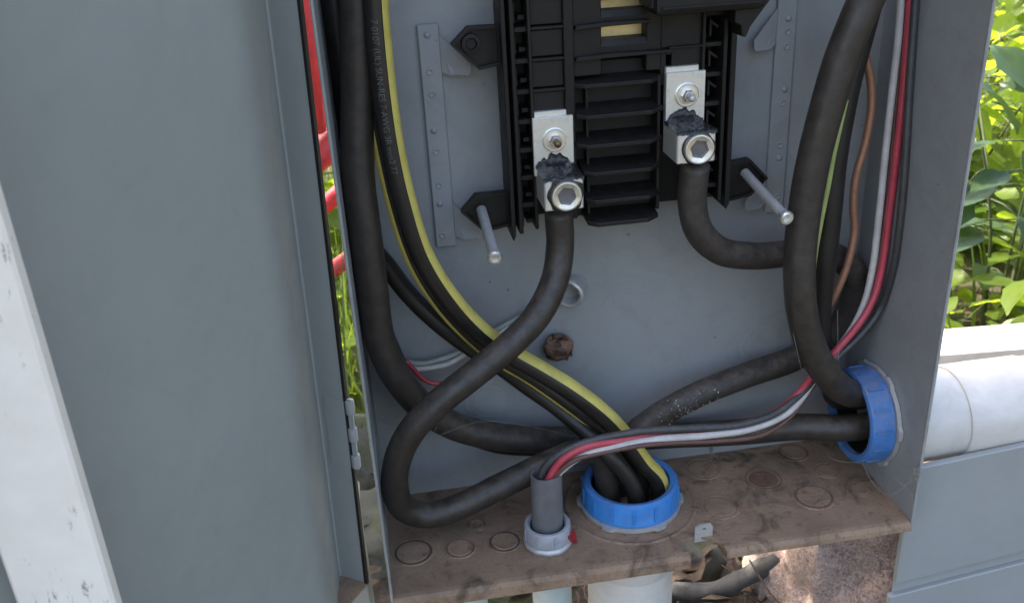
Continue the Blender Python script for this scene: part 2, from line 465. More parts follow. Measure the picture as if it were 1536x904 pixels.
# the little tab with its hole standing in the notch
bm = bmesh.new()
tx, tz = 0.2185, 0.0
outer = [(tx - 0.0062, tz - 0.004), (tx + 0.0066, tz - 0.004), (tx + 0.0066, tz + 0.0075), (tx + 0.005, tz + 0.0105), (tx - 0.003, tz + 0.0105), (tx - 0.0062, tz + 0.0085)]
hole = [(tx + 0.0005 + 0.0017 * math.cos(a), tz + 0.0065 + 0.0012 * math.sin(a)) for a in (R(-150), R(-30), R(0), R(60), R(120), R(180))]
fr_, bk_ = [], []
for y, L in ((ND - 0.001, fr_), (ND + 0.0004, bk_)):
    L += [[bm.verts.new((x, y, z)) for x, z in outer], [bm.verts.new((x, y, z)) for x, z in hole]]
for i in range(6):
    j = (i + 1) % 6
    bm.faces.new((fr_[0][i], fr_[0][j], fr_[1][j], fr_[1][i])); bm.faces.new((bk_[0][i], bk_[1][i], bk_[1][j], bk_[0][j]))
    bm.faces.new((fr_[0][i], bk_[0][i], bk_[0][j], fr_[0][j])); bm.faces.new((fr_[1][i], fr_[1][j], bk_[1][j], bk_[1][i]))
part('tab', bm, 'zinc', bx)

# knockouts: punched discs with a groove round them
def knock(loc, axis, r, mat, label=None, rings=1, tilt=0.0, h=0.0014, dirt='groove_dark'):  # dirt: material of the dark ring that stands for groove shade
    bm = bmesh.new()
    o = Vector(loc)
    ax = Vector(axis).normalized()
    ax2 = (ax + Vector((tilt, tilt * 0.5, 0))).normalized()
    lathe(bm, o, ax2, [(0, h * 0.55), (r * 0.62, h * 0.6), (r * 0.84, h), (r * 0.9, h * 0.8), (r * 0.915, -0.0006)], 28)
    rr = r * 1.02
    for k in range(rings):
        lathe(bm, o, ax, [(rr, -0.0005), (rr + 0.0004, h * 0.75), (rr + r * 0.1, h * 0.7), (rr + r * 0.14, -0.0005)], 28)
        rr += r * 0.32
    k = part('knockout', bm, mat, bx, True, label)
    sharp(k, 30)
    if axis[2] > 0.5 and dirt:  # dark ring paints in the shade of the groove; rust toned on rusty ones
        bm = bmesh.new(); lathe(bm, o + ax * 0.0003, ax, [(r * 0.86, 0.0001), (r * 1.07, 0.0002)], 36, wob=0.0022)
        part('shade_rust_ring', bm, dirt, k)
    return k
for q in [((0.0166, 0.042), 0.0128, 'grime', 1, 0.02), ((0.0493, 0.0391), 0.0098, 'grime', 1, 0.05), ((0.0811, 0.0394), 0.0105, 'grime', 1, 0.06), ((0.0639, 0.0622), 0.006, 'grime', 1, 0), ((0.2454, 0.0915), 0.0125, 'grime', 1, 0), ((0.2849, 0.0689), 0.0095, 'rust', 2, 0), ((0.3115, 0.0398), 0.0135, 'grime', 1, -0.05), ((0.3357, 0.0687), 0.0088, 'grime', 1, 0), ((0.3487, 0.0413), 0.0082, 'grime', 1, 0), ((0.3214, 0.097), 0.011, 'grime', 1, 0.05), ((0.2413, 0.0436), 0.0125, 'grime', 1, 0)]:
    (kx, ky), kr, km, kn, kt = q
    knock((kx, ky, 0.0), (0, 0, 1), kr, km, None, kn, kt, 0.0011 if kx < 0.2 else 0.0008, ('rust' if 0.03 < kx < 0.07 else 'groove_dark') if kx < 0.1 else ('rust' if 0.27 < kx < 0.33 else None))
for (kx, kz), kr in (((0.085, 0.074), 0.0135), ((0.297, 0.094), 0.015)):
    knock((kx, D, kz), (0, -1, 0), kr, 'paint', None, 2, h=0.0005)
knock((0.0, 0.055, 0.075), (1, 0, 0), 0.016, 'paint', None, 2, h=0.0005)
# big ring pressed round the bottom opening
bm = bmesh.new()
lathe(bm, (0.179, 0.064, 0), (0, 0, 1), [(0.046, -0.0004), (0.0466, 0.0008), (0.0485, 0.0008), (0.0492, -0.0004)], 48)
part('knockout_ring', bm, 'grime', bx, True)

# mounting rails welded on the back panel, with dimples, and the gusset tabs that carry the plastic base
def rail(x0, x1, z0, z1, dimples):
    o = part('mounting_rail', B1(x0, x1, D - 0.0034, D + 0.0002, z0, z1, bev=0.0006), 'paint', bx)
    for k, (x, z) in enumerate(dimples):
        bm = bmesh.new()
        lathe(bm, (x, D - 0.0034, z), (0, -1, 0), [(0.0024, -0.0002), (0.0022, 0.0005), (0.0016, 0.0006), (0.0012, 0.0001), (0, -0.0001)] if k % 3 else [(0.0022, -0.0002), (0.002, 0.0007), (0.001, 0.0012), (0, 0.0013)], 14)
        part('dimple', bm, 'paint', o, True)
rail(0.0556, 0.0690, 0.2000, 0.3470, [(0.0617, 0.3406), (0.0613, 0.3181), (0.0614, 0.3039), (0.0606, 0.2807), (0.0612, 0.2665), (0.061, 0.2439), (0.0604, 0.231), (0.0603, 0.2086)])
rail(0.2890, 0.3024, 0.2000, 0.3470, [(0.2966, 0.3333), (0.2968, 0.3249), (0.2966, 0.3155), (0.2973, 0.2873), (0.2966, 0.2779), (0.2968, 0.2488), (0.297, 0.2398), (0.2975, 0.2117)])
def gusset(s, zt):
    # sloping tab that folds out from the rail (s = +1 left rail, -1 right rail)
    X = (lambda x: x) if s > 0 else (lambda x: W - 0.0075 - x)
    bm = bmesh.new()
    pts = [(0.0688, zt), (0.0865, zt - 0.0176), (0.0862, zt - 0.0230), (0.0845, zt - 0.0246), (0.0740, zt - 0.0246), (0.0690, zt - 0.0228)]
    pts = [(X(a), b) for a, b in pts]
    ys = [D - 0.0034, D - 0.0105, D - 0.0105, D - 0.0103, D - 0.0075, D - 0.0034]
    a = [bm.verts.new((x, y, z)) for (x, z), y in zip(pts, ys)]
    b = [bm.verts.new((x, y + 0.0014, z)) for (x, z), y in zip(pts, ys)]
    bm.faces.new(a); bm.faces.new(b[::-1])
    for i in range(6): bm.faces.new((a[i], b[i], b[(i + 1) % 6], a[(i + 1) % 6]))
    part('gusset_tab', bm, 'paint', bx)
for s in (1, -1):
    gusset(s, 0.3400); gusset(s, 0.2305)
# half collar on the back panel
bm = bmesh.new()
rx, rz = [0.1425, 0.156]
lathe(bm, (rx + 0.0065, D - 0.001, rz + 0.002), (-0.6, -1, -0.15), [(0.0100, -0.006), (0.0104, 0.003), (0.0112, 0.0045), (0.0112, 0.0085), (0.0100, 0.0098), (0.0086, 0.0094), (0.0080, 0.003), (0.0078, -0.006)], 28, wob=0.0012)
sharp(part('collar', bm, 'zinc', bx, True), 40)

# ------------------------------------------------------------------ black plastic breaker base with its bus and lugs
bb = thing('breaker_base', 'black plastic breaker base with ribbed columns and two aluminium lugs', 'breaker panel', (0.18, D, 0.22))
TOPZ = 0.46
part('back_plate', B1(0.1085, 0.2490, 0.094, 0.104, 0.2215, TOPZ), 'black', bb)
part('centre_spine', B1(0.1440, 0.2040, 0.088, 0.0945, 0.2195, 0.3205, bev=0.0008), 'black', bb)
ROW = [0.4535, 0.4355, 0.4175, 0.3995, 0.3815, 0.3630, 0.3445, 0.3260, 0.3075, 0.2890, 0.2710, 0.2530, 0.2350]
# side walls
part('side_rail', prism_xz(bmesh.new(), [(0.1030, TOPZ), (0.1058, TOPZ), (0.1058, 0.2160), (0.1042, 0.2120), (0.1030, 0.2140)], 0.0735, 0.1030, 0.0004), 'black', bb)
part('side_rail', B1(0.1080, 0.1106, 0.0725, 0.1000, 0.2170, TOPZ, bev=0.0004), 'black', bb)
part('side_rail', B1(0.2402, 0.2428, 0.0725, 0.1000, 0.2260, TOPZ, bev=0.0004), 'black', bb)
part('side_rail', prism_xz(bmesh.new(), [(0.2455, TOPZ), (0.2490, TOPZ), (0.2490, 0.2230), (0.2470, 0.2190), (0.2455, 0.2210)], 0.0735, 0.1030, 0.0004), 'black', bb)
part('column_rail', B1(0.1186, 0.1208, 0.0730, 0.0945, 0.2190, TOPZ, bev=0.0004), 'black', bb)
part('column_rail', B1(0.1405, 0.1468, 0.0745, 0.0945, 0.2230, TOPZ, bev=0.0005), 'black', bb)
part('column_rail', B1(0.2270, 0.2292, 0.0740, 0.0945, 0.2250, TOPZ, bev=0.0004), 'black', bb)
for i, z in enumerate(ROW):
    # left ladder: a rung, a small hooked stop
    part('rung', B1(0.1100, 0.1192, 0.0765, 0.0950, z - 0.0018, z + 0.0012, bev=0.0004), 'black', bb)
    if z > 0.23:
        bm = B1(0.1142, 0.1180, 0.0800, 0.0950, z - 0.0135, z - 0.0110); box(bm, 0.1104, 0.1120, 0.0785, 0.0950, z - 0.0150, z - 0.0040)
        part('stop', bm, 'black', bb)
    # left flat panels between ribs
    if z > 0.2895:
        part('panel', B1(0.1206, 0.1408, 0.0775, 0.0950, z - 0.0170, z - 0.0012, bev=0.0006), 'black', bb)
        part('rib', B1(0.1200, 0.1420, 0.0752, 0.0950, z - 0.0010, z + 0.0008, bev=0.0004), 'black', bb)
    # right ladder with triangular hooks
    zr = z + 0.001
    part('rung', B1(0.2288, 0.2406, 0.0765, 0.0950, zr - 0.0018, zr + 0.0012, bev=0.0004), 'black', bb)
    bm = bmesh.new()
    prism_xz(bm, [(0.2330, zr - 0.0040), (0.2392, zr - 0.0085), (0.2380, zr - 0.0096), (0.2342, zr - 0.0066), (0.2342, zr - 0.0140), (0.2330, zr - 0.0140)], 0.0790, 0.0950)
    part('hook', bm, 'black', bb)
# centre field with the two bus windows, plates between them
part('centre_plate', B1(0.1466, 0.1645, 0.0775, 0.0950, 0.3135, TOPZ, bev=0.0006), 'black', bb)
part('centre_plate', B1(0.1925, 0.2020, 0.0775, 0.0950, 0.3135, TOPZ, bev=0.0006), 'black', bb)
for z0, z1 in ((0.4280, 0.4400), (0.4050, 0.4170), (0.3820, 0.3940), (0.3572, 0.3710)):
    part('window_bridge', B1(0.1640, 0.1930, 0.0785, 0.0950, z0, z1, bev=0.0006), 'black', bb)
def slope_bridge(z0, z1, lip):
    # solid bridge between two windows; its top slopes back and down to the bus
    bm = bmesh.new()
    pr = [(0.0775, z0), (0.0775, z1 - lip), (0.0790, z1 - 0.0003), (0.0885, z1), (0.0935, z1), (0.0935, z0)]
    a = [bm.verts.new((0.1640, y, z)) for y, z in pr]; b = [bm.verts.new((0.1930, y, z)) for y, z in pr]
    bm.faces.new(a[::-1]); bm.faces.new(b)
    for i in range(6): bm.faces.new((a[i], b[i], b[(i + 1) % 6], a[(i + 1) % 6]))
    return bm
part('window_bridge', slope_bridge(0.3435, 0.3515, 0.004), 'black', bb)
part('window_bridge', slope_bridge(0.3250, 0.3345, 0.004), 'black', bb)
part('window_bridge', B1(0.1640, 0.1930, 0.0915, 0.0950, 0.3110, 0.3248), 'black', bb)
for z, x1 in ((0.3432, 0.1935), (0.3246, 0.2085)):
    bm = bmesh.new()
    prism_xz(bm, [(0.1475, z - 0.0012), (0.1478, z + 0.0012), (0.1660, z + 0.0022), (x1, z + 0.0018), (x1, z), (0.1660, z - 0.0004)], 0.0725, 0.0790, 0.0003)
    part('rib', bm, 'black', bb)
for z0, z1 in ((0.3300, 0.3450), (0.3460, 0.3580), (0.3720, 0.3815)):
    o = part('bus_bar', B1(0.1645, 0.1930, 0.0885, 0.0930, z0, z1), 'brass', bb)
# right flat panels
part('panel', B1(0.2015, 0.2275, 0.0770, 0.0950, 0.3265, TOPZ, bev=0.0006), 'black', bb)
bm = B1(0.2015, 0.2052, 0.0772, 0.0950, 0.3040, 0.3262, bev=0.0004); box(bm, 0.2085, 0.2275, 0.0772, 0.0950, 0.3040, 0.3262, bev=0.0004); box(bm, 0.2052, 0.2085, 0.0774, 0.0950, 0.3040, 0.3155); box(bm, 0.2052, 0.2085, 0.0774, 0.0950, 0.3225, 0.3260)
part('slotted_panel', bm, 'black', bb)
part('rib', B1(0.2060, 0.2300, 0.0742, 0.0790, 0.3262, 0.3276, bev=0.0003), 'black', bb)
# shelves below
for k, z in enumerate((0.3100, 0.2920, 0.2735, 0.2555, 0.2370, 0.2215)):
    yb, yf = 0.0895, (0.0715 if k == 0 else 0.0665)
    zc = z - 0.0005
    x0, x1 = 0.1465 + (0.0012 * k if k > 2 else 0), 0.2025 - (0.0005 * k)
    bm = bmesh.new()
    pts = [(x0, yb), (x1, yb), (x1, yf + 0.0055), (x1 - 0.008, yf), (x0 + 0.006, yf), (x0, yf + 0.004)]
    a = [bm.verts.new((x, y, zc + (y - yf) * 0.16)) for x, y in pts]; b = [bm.verts.new((x, y, zc - 0.0026 + (y - yf) * 0.1)) for x, y in pts]
    bm.faces.new(a); bm.faces.new(b[::-1])
    for i in range(6): bm.faces.new((a[i], b[i], b[(i + 1) % 6], a[(i + 1) % 6]))
    bmesh.ops.recalc_face_normals(bm, faces=bm.faces[:])
    bmesh.ops.bevel(bm, geom=bm.edges[:], offset=0.0004, segments=1, affect='EDGES')
    part('shelf', bm, 'black', bb)
part('shelf_divider', B1(0.1545, 0.1560, 0.0790, 0.0895, 0.2240, 0.3110), 'black', bb)
part('shelf_wall', B1(0.1990, 0.2012, 0.0740, 0.0950, 0.2240, 0.3110, bev=0.0004), 'black', bb)
# column below the lugs
for x0, x1, z1 in ((0.1206, 0.1405, 0.2890), (0.2040, 0.2275, 0.3050)):
    part('lug_pedestal', B1(x0, x1, 0.0780, 0.0950, z1 - 0.034, z1, bev=0.0006), 'black', bb)
# mounting ears
def ear(pts, boss, lab=None):
    bm = prism_xz(bmesh.new(), pts, 0.0885, 0.0925, 0.0005)
    e = part('mounting_ear', bm, 'black', bb)
    # raised rim
    bm = bmesh.new()
    n = len(pts)
    cx = sum(p[0] for p in pts) / n; cz = sum(p[1] for p in pts) / n
    inn = [(cx + (x - cx) * 0.86, cz + (z - cz) * 0.86) for x, z in pts]
    for yy in (0.0848,):
        a = [bm.verts.new((x, yy, z)) for x, z in pts]; b = [bm.verts.new((x, yy, z)) for x, z in inn]
        a2 = [bm.verts.new((x, 0.0886, z)) for x, z in pts]; b2 = [bm.verts.new((x, 0.0886, z)) for x, z in inn]
        for i in range(n):
            j = (i + 1) % n
            bm.faces.new((a[i], a[j], b[j], b[i])); bm.faces.new((a[i], a2[i], a2[j], a[j])); bm.faces.new((b[i], b[j], b2[j], b2[i]))
    part('rim', bm, 'black', e)
    if boss:
        bm = bmesh.new()
        lathe(bm, (boss[0], 0.0886, boss[1]), (0, -1, 0), [(0.0062, 0), (0.0058, 0.003), (0.0036, 0.0032), (0.0030, 0.0012), (0, 0.0010)], 20)
        sharp(part('boss', bm, 'black', e, True))
ear([(0.0738, 0.3372), (0.0847, 0.3470), (0.1040, 0.3465), (0.1040, 0.3231), (0.0900, 0.3210)], (0.0862, 0.3368))
ear([(0.0722, 0.2312), (0.0823, 0.2417), (0.1040, 0.2418), (0.1046, 0.2190), (0.0865, 0.2160)], None)
ear([(0.2480, 0.2462), (0.2670, 0.2480), (0.2801, 0.2338), (0.2685, 0.2226), (0.2480, 0.2192)], None)
# front cover of the unit above, only its lower edge hangs into view
cv = part('upper_cover', B1(0.1895, 0.2560, 0.0480, 0.0770, 0.3500, 0.4550, bev=0.0028, seg=2), 'black', bb)
part('cover_ledge', B1(0.1875, 0.1905, 0.0520, 0.0770, 0.3540, 0.4550, bev=0.0006), 'black', cv)
part('cover_ledge', B1(0.1925, 0.2520, 0.0462, 0.0484, 0.3535, 0.3549, bev=0.0004), 'black', cv)
bm = bmesh.new()
prism_xz(bm, [(0.2400, 0.3520), (0.2640, 0.3570), (0.2500, 0.3390), (0.2475, 0.3330), (0.2450, 0.3335), (0.2440, 0.3400), (0.2400, 0.3420)], 0.0560, 0.0740, 0.0006)
part('cover_latch', bm, 'black', cv)

# lugs
def lug(px0, px1, pz0, pz1, bx0, bx1, bz0, bz1, seed):
    rnd = random.Random(seed)
    yp = 0.0740
    bm = B1(px0, px1, yp - 0.0030, yp, pz0, pz1, bev=0.0003)
    lg = part('lug', bm, 'alu', bb, label='pale aluminium lug smeared with black sealant')
    part('spacer', B1(px0 + 0.0006, px1 - 0.0035, yp, yp + 0.0042, pz0 + 0.003, pz1 + 0.0030, bev=0.0003), 'alu', lg)
    bm = B1(bx0, bx1, 0.0455, yp + 0.0005, bz0, bz1, bev=0.0008)
    part('block', bm, 'alu', lg)
    cx, cz = (px0 + px1) / 2 + 0.0006, pz1 - 0.0142
    bm = bmesh.new(); lathe(bm, (cx, yp - 0.0030, cz), (0, -1, 0), [(0.0076, -0.0002), (0.0076, 0.0008), (0.0070, 0.0011), (0.0062, 0.0010), (0.0042, 0.0014), (0.0, 0.0014)], 28)
    sharp(part('washer', bm, 'alu2', lg, True), 30)
    bm = bmesh.new(); lathe(bm, (cx, yp - 0.0044, cz), (0, -1, 0), [(0.0040, 0.0), (0.0040, 0.0030), (0.0033, 0.0040), (0.0, 0.0040)], 6)
    part('nut', bm, 'alu2', lg)
    bm = bmesh.new(); lathe(bm, (cx, yp - 0.0080, cz), (0.03, -1, -0.06), [(0.0022, 0.0), (0.0023, 0.003), (0.0021, 0.0035), (0.0023, 0.0042), (0.0021, 0.005), (0.0022, 0.0058), (0.0016, 0.0066), (0, 0.0066)], 14)
    part('stud', bm, 'darkmetal' if seed == 1 else 'zinc', lg, True)
    # set screw: ring and hexagonal socket
    sx, sz = (bx0 + bx1) / 2 + 0.0012, (bz0 + bz1) / 2 - 0.0003
    bm = bmesh.new()
    n = 36; prof = [(0.0094, 0.0003), (0.0094, -0.0024), (0.0090, -0.0031), (0.0082, -0.0032)]
    lathe(bm, (sx, 0.0455, sz), (0, 1, 0), prof, n)
    outer = [(sx + 0.0082 * math.cos(2 * math.pi * k / n), sz + 0.0082 * math.sin(2 * math.pi * k / n)) for k in range(n)]
    def hexr(a):
        q = (a + R(12)) % (math.pi / 3) - math.pi / 6
        return 0.0053 / math.cos(q)
    o1 = [bm.verts.new((x, 0.0423, z)) for x, z in outer]
    i1 = [bm.verts.new((sx + hexr(2 * math.pi * k / n) * math.cos(2 * math.pi * k / n), 0.0429, sz + hexr(2 * math.pi * k / n) * math.sin(2 * math.pi * k / n))) for k in range(n)]
    i2 = [bm.verts.new((sx + (v.co.x - sx) * 0.94, 0.0452, sz + (v.co.z - sz) * 0.94)) for v in i1]
    for k in range(n):
        j = (k + 1) % n
        bm.faces.new((o1[k], o1[j], i1[j], i1[k])); bm.faces.new((i1[k], i1[j], i2[j], i2[k]))
    sharp(part('set_screw', bm, 'alu2', lg, True), 28)
    bm = bmesh.new(); vs = [bm.verts.new((sx + hexr(2 * math.pi * k / n) * 0.96 * math.cos(2 * math.pi * k / n), 0.0451 - 0.0003 * (k % 2), sz + hexr(2 * math.pi * k / n) * 0.96 * math.sin(2 * math.pi * k / n))) for k in range(n)]; bm.faces.new(vs)
    part('socket', bm, 'hole', lg)
    # sealant smeared on the shoulder of the block and over its edge
    bm = bmesh.new()
    nx, ny = 22, 12
    g = []
    for j in range(ny + 1):
        row = []
        for i in range(nx + 1):
            u, v = i / nx, j / ny
            x = bx0 - 0.0006 + (bx1 - bx0 + 0.0012) * u
            y = 0.0462 + (yp - 0.0030 - 0.0462) * v
            edge = min(1, 5 * min(u, 1 - u))
            h = bz1 + 0.0008 + 0.0035 * v * v * edge + 0.0022 * (noise.fractal(Vector((x * 300, y * 300, seed)), 0.7, 2.1, 4) + 0.1) * edge
            row.append(bm.verts.new((x, y, max(bz1 + 0.0002, h))))
        g.append(row)
    top = []
    for i in range(nx + 1):
        u = i / nx
        x = bx0 - 0.0006 + (bx1 - bx0 + 0.0012) * u
        hh = bz1 + 0.009 * (1 - (2 * u - 0.95) ** 2) + 0.004 * noise.noise((x * 350, seed, 0))
        top.append(bm.verts.new((x, yp - 0.0031 - 0.0006, max(bz1 + 0.0022, hh))))
    low = [bm.verts.new((bx0 - 0.0006 + (bx1 - bx0 + 0.0012) * i / nx, 0.0450, bz1 - 0.0004 - 0.0016 * max(0, noise.noise((i * 0.9, seed, 3.3)) + 0.35))) for i in range(nx + 1)]
    rows = [low] + g + [top]
    for a, b in zip(rows, rows[1:]):
        for i in range(nx): bm.faces.new((a[i], a[i + 1], b[i + 1], b[i]))
    part('sealant', bm, 'goo', lg, True)
    # thin smear ring round the screw
    bm = bmesh.new(); nn = 40; a = []; b = []
    for k in range(nn):
        t = 2 * math.pi * k / nn
        rr = 0.0101 + (0.0022 if seed == 1 else 0.0010) * max(0.05, 0.6 + 1.3 * noise.noise((math.cos(t) * 1.7, math.sin(t) * 1.7, seed * 2.0)))
        a.append(bm.verts.new((sx + 0.0095 * math.cos(t), 0.0450, sz + 0.0095 * math.sin(t))))
        b.append(bm.verts.new((max(bx0, min(bx1, sx + rr * math.cos(t))), 0.04525, max(bz0, min(bz1, sz + rr * math.sin(t))))))
    for k in range(nn): bm.faces.new((a[k], a[(k + 1) % nn], b[(k + 1) % nn], b[k]))
    part('sealant', bm, 'goo', lg, True)
    return lg
lug(0.1189, 0.1445, 0.2550, 0.2918, 0.1203, 0.1445, 0.2400, 0.2598, 1)
lug(0.2035, 0.2287, 0.2760, 0.3125, 0.2030, 0.2273, 0.2618, 0.2808, 2)

# ------------------------------------------------------------------ long screws standing in the lower ears
def screw(label, p0, p1):
    p0, p1 = Vector(p0), Vector(p1); ax = (p1 - p0); L = ax.length; ax.normalize()
    t = thing('mounting_screw', label, 'screw', p0, 'long screws in the lower mounting ears')
    bm = bmesh.new(); prof = []
    k = 0; h = 0.0
    while h < L - 0.004:
        prof += [(0.0029, h), (0.0033, h + 0.0005)]; h += 0.001
    lathe(bm, p0, ax, [(0.0, 0.0)] + prof + [(0.0029, L - 0.004)], 14)
    part('shank', bm, 'zinc', t, True)
    bm = bmesh.new(); lathe(bm, p0 + ax * (L - 0.004), ax, [(0.0029, 0), (0.0046, 0.0006), (0.0047, 0.003), (0.0038, 0.0042), (0.0026, 0.0043), (0.0022, 0.0024), (0, 0.0022)], 18)
    sharp(part('head', bm, 'alu2', t, True), 40)
screw('dull zinc screw pointing out of the lower left mounting ear', (0.0855, 0.086, 0.2318), (0.0854, 0.024, 0.2219))
screw('dull zinc screw pointing out of the lower right mounting ear', (0.2636, 0.086, 0.2389), (0.2673, 0.024, 0.2273))

# ------------------------------------------------------------------ bushings
def bushing(label, c, axis, mat):
    t = thing('conduit_bushing', label, 'bushing', c, 'blue conduit bushings')
    a = Vector(axis)
    bm = bmesh.new()
    lathe(bm, c, a, [(0.0285, 0.004), (0.0285, 0.0175), (0.0292, 0.0205), (0.0325, 0.0215), (0.0345, 0.0205), (0.0350, 0.0185), (0.0352, 0.0072), (0.0358, 0.0062), (0.0358, 0.0042), (0.0345, 0.004)], 64, closed=True)
    _, u, w = basis(a)
    for k in range(14):
        an = 2 * math.pi * (k + 0.35) / 14
        d = u * math.cos(an) + w * math.sin(an); e = a.cross(d)
        p = Vector(c) + d * 0.0354
        vs = [bm.verts.new(p + e * sx * 0.0011 + d * dd + a * h) for h in (0.0068, 0.0185) for sx in (-1, 1) for dd in (-0.001, 0.0006)]
        for f in ((0, 1, 3, 2), (4, 6, 7, 5), (0, 4, 5, 1), (2, 3, 7, 6), (1, 5, 7, 3), (0, 2, 6, 4)): bm.faces.new([vs[i] for i in f])
    sharp(part('body', bm, mat, t, True), 35)
    bm = bmesh.new(); nn = 72; rings = []
    for r_in, h in ((0, 0.0006), (1, 0.0006), (1, 0.0036), (0, 0.0040)):
        ring = []
        for k in range(nn):
            an = 2 * math.pi * k / nn
            lobe = 0.0022 if (k % 12) in (0, 1, 2) else 0.0
            rr = 0.0300 if r_in == 0 else 0.0372 + lobe + 0.0003 * noise.noise((k * 0.8, 1, 2))
            ring.append(bm.verts.new(Vector(c) + (u * math.cos(an) + w * math.sin(an)) * rr + a * h))
        rings.append(ring)
    for p, q in zip(rings, rings[1:] + rings[:1]):
        for k in range(nn): bm.faces.new((p[k], q[k], q[(k + 1) % nn], p[(k + 1) % nn]))
    part('locknut', bm, 'zinc', t)
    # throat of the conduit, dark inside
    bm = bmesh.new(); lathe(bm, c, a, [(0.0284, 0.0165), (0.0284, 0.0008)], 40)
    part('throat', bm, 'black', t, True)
    return t
bushing('bright blue plastic bushing on bottom plate holding yellow striped cables', (0.179, 0.064, 0.0), (0, 0, 1), 'blue')
bushing('dusty blue plastic bushing on right wall with thick black cables', (W, 0.0605, 0.0530), (-1, 0, 0), 'blue_dull')

# grey cable connector with the grey sheathed cable
sx, sy = 0.1112, 0.0335
t = thing('cable_connector', 'small grey plastic cable connector on dirty bottom plate', 'connector', (sx, sy, 0))
bm = bmesh.new()
lathe(bm, (sx, sy, 0), (0, 0, 1), [(0.0122, 0.004), (0.0122, 0.0150), (0.0135, 0.0166), (0.0155, 0.0166), (0.0162, 0.0155), (0.0164, 0.0052), (0.0155, 0.0048)], 40, closed=True)
for k in range(8):
    an = 2 * math.pi * (k + 0.2) / 8; d = Vector((math.cos(an), math.sin(an), 0)); e = Vector((-d.y, d.x, 0)); p = Vector((sx, sy, 0)) + d * 0.0163
    vs = [bm.verts.new(p + e * q * 0.0008 + d * dd + Vector((0, 0, h))) for h in (0.0055, 0.015) for q in (-1, 1) for dd in (-0.001, 0.0006)]
    for f in ((0, 1, 3, 2), (4, 6, 7, 5), (0, 4, 5, 1), (2, 3, 7, 6), (1, 5, 7, 3), (0, 2, 6, 4)): bm.faces.new([vs[i] for i in f])
sharp(part('collar', bm, 'greyplastic', t, True), 35)
bm = bmesh.new(); lathe(bm, (sx, sy, 0), (0, 0, 1), [(0.0118, 0.0002), (0.0172, 0.0002), (0.0176, 0.0022), (0.0168, 0.0044), (0.0118, 0.0046)], 36, closed=True, wob=0.0008)
part('locknut', bm, 'zinc', t, True)
bm = bmesh.new()
top = 0.0570
pa = [Vector((sx, sy, 0.002)), Vector((sx + 0.0003, sy, 0.02)), Vector((sx + 0.0006, sy + 0.0002, 0.04)), Vector((sx + 0.0008, sy + 0.0004, top))]
n = 28; rings = []
def sheath_ring(p, r, dz=0):
    return [bm.verts.new(p + Vector((r * 1.04 * math.cos(2 * math.pi * k / n), r * 0.82 * math.sin(2 * math.pi * k / n), dz * (noise.noise((k * 0.45, 2.2, 1)) )))) for k in range(n)]
rings = [sheath_ring(p, 0.0105) for p in pa[:-1]] + [sheath_ring(pa[-1], 0.0105, 0.0016), sheath_ring(pa[-1], 0.0092, 0.0016), sheath_ring(pa[-1] - Vector((0, 0, 0.012)), 0.0090)]
for p, q in zip(rings, rings[1:]):
    for k in range(n): bm.faces.new((p[k], p[(k + 1) % n], q[(k + 1) % n], q[k]))
bm.faces.new(rings[-1])
so = obj('cable_sheath', bm, 'sheath', smooth=True); sharp(so, 50)
tag(so, 'upright grey cable sheath whose thin wires fan out at top', 'cable sheath')
# scrap of red tape beside the connector
bm = bmesh.new()
v = [bm.verts.new(p) for p in [(0.1216, 0.0279, 0.002), (0.1305, 0.0251, 0.0015), (0.1295, 0.0282, 0.012), (0.1231, 0.0248, 0.01), (0.1256, 0.0189, 0.0125)]]
for f in ((0, 4, 3), (0, 1, 4), (1, 2, 4), (4, 2, 3)): bm.faces.new([v[i] for i in f])
r_ = bmesh.ops.solidify(bm, geom=bm.faces[:], thickness=0.0008)
tag(obj('tape_scrap', bm, 'redpaint'), 'tiny torn scrap of red tape beside the grey connector', 'tape scrap')

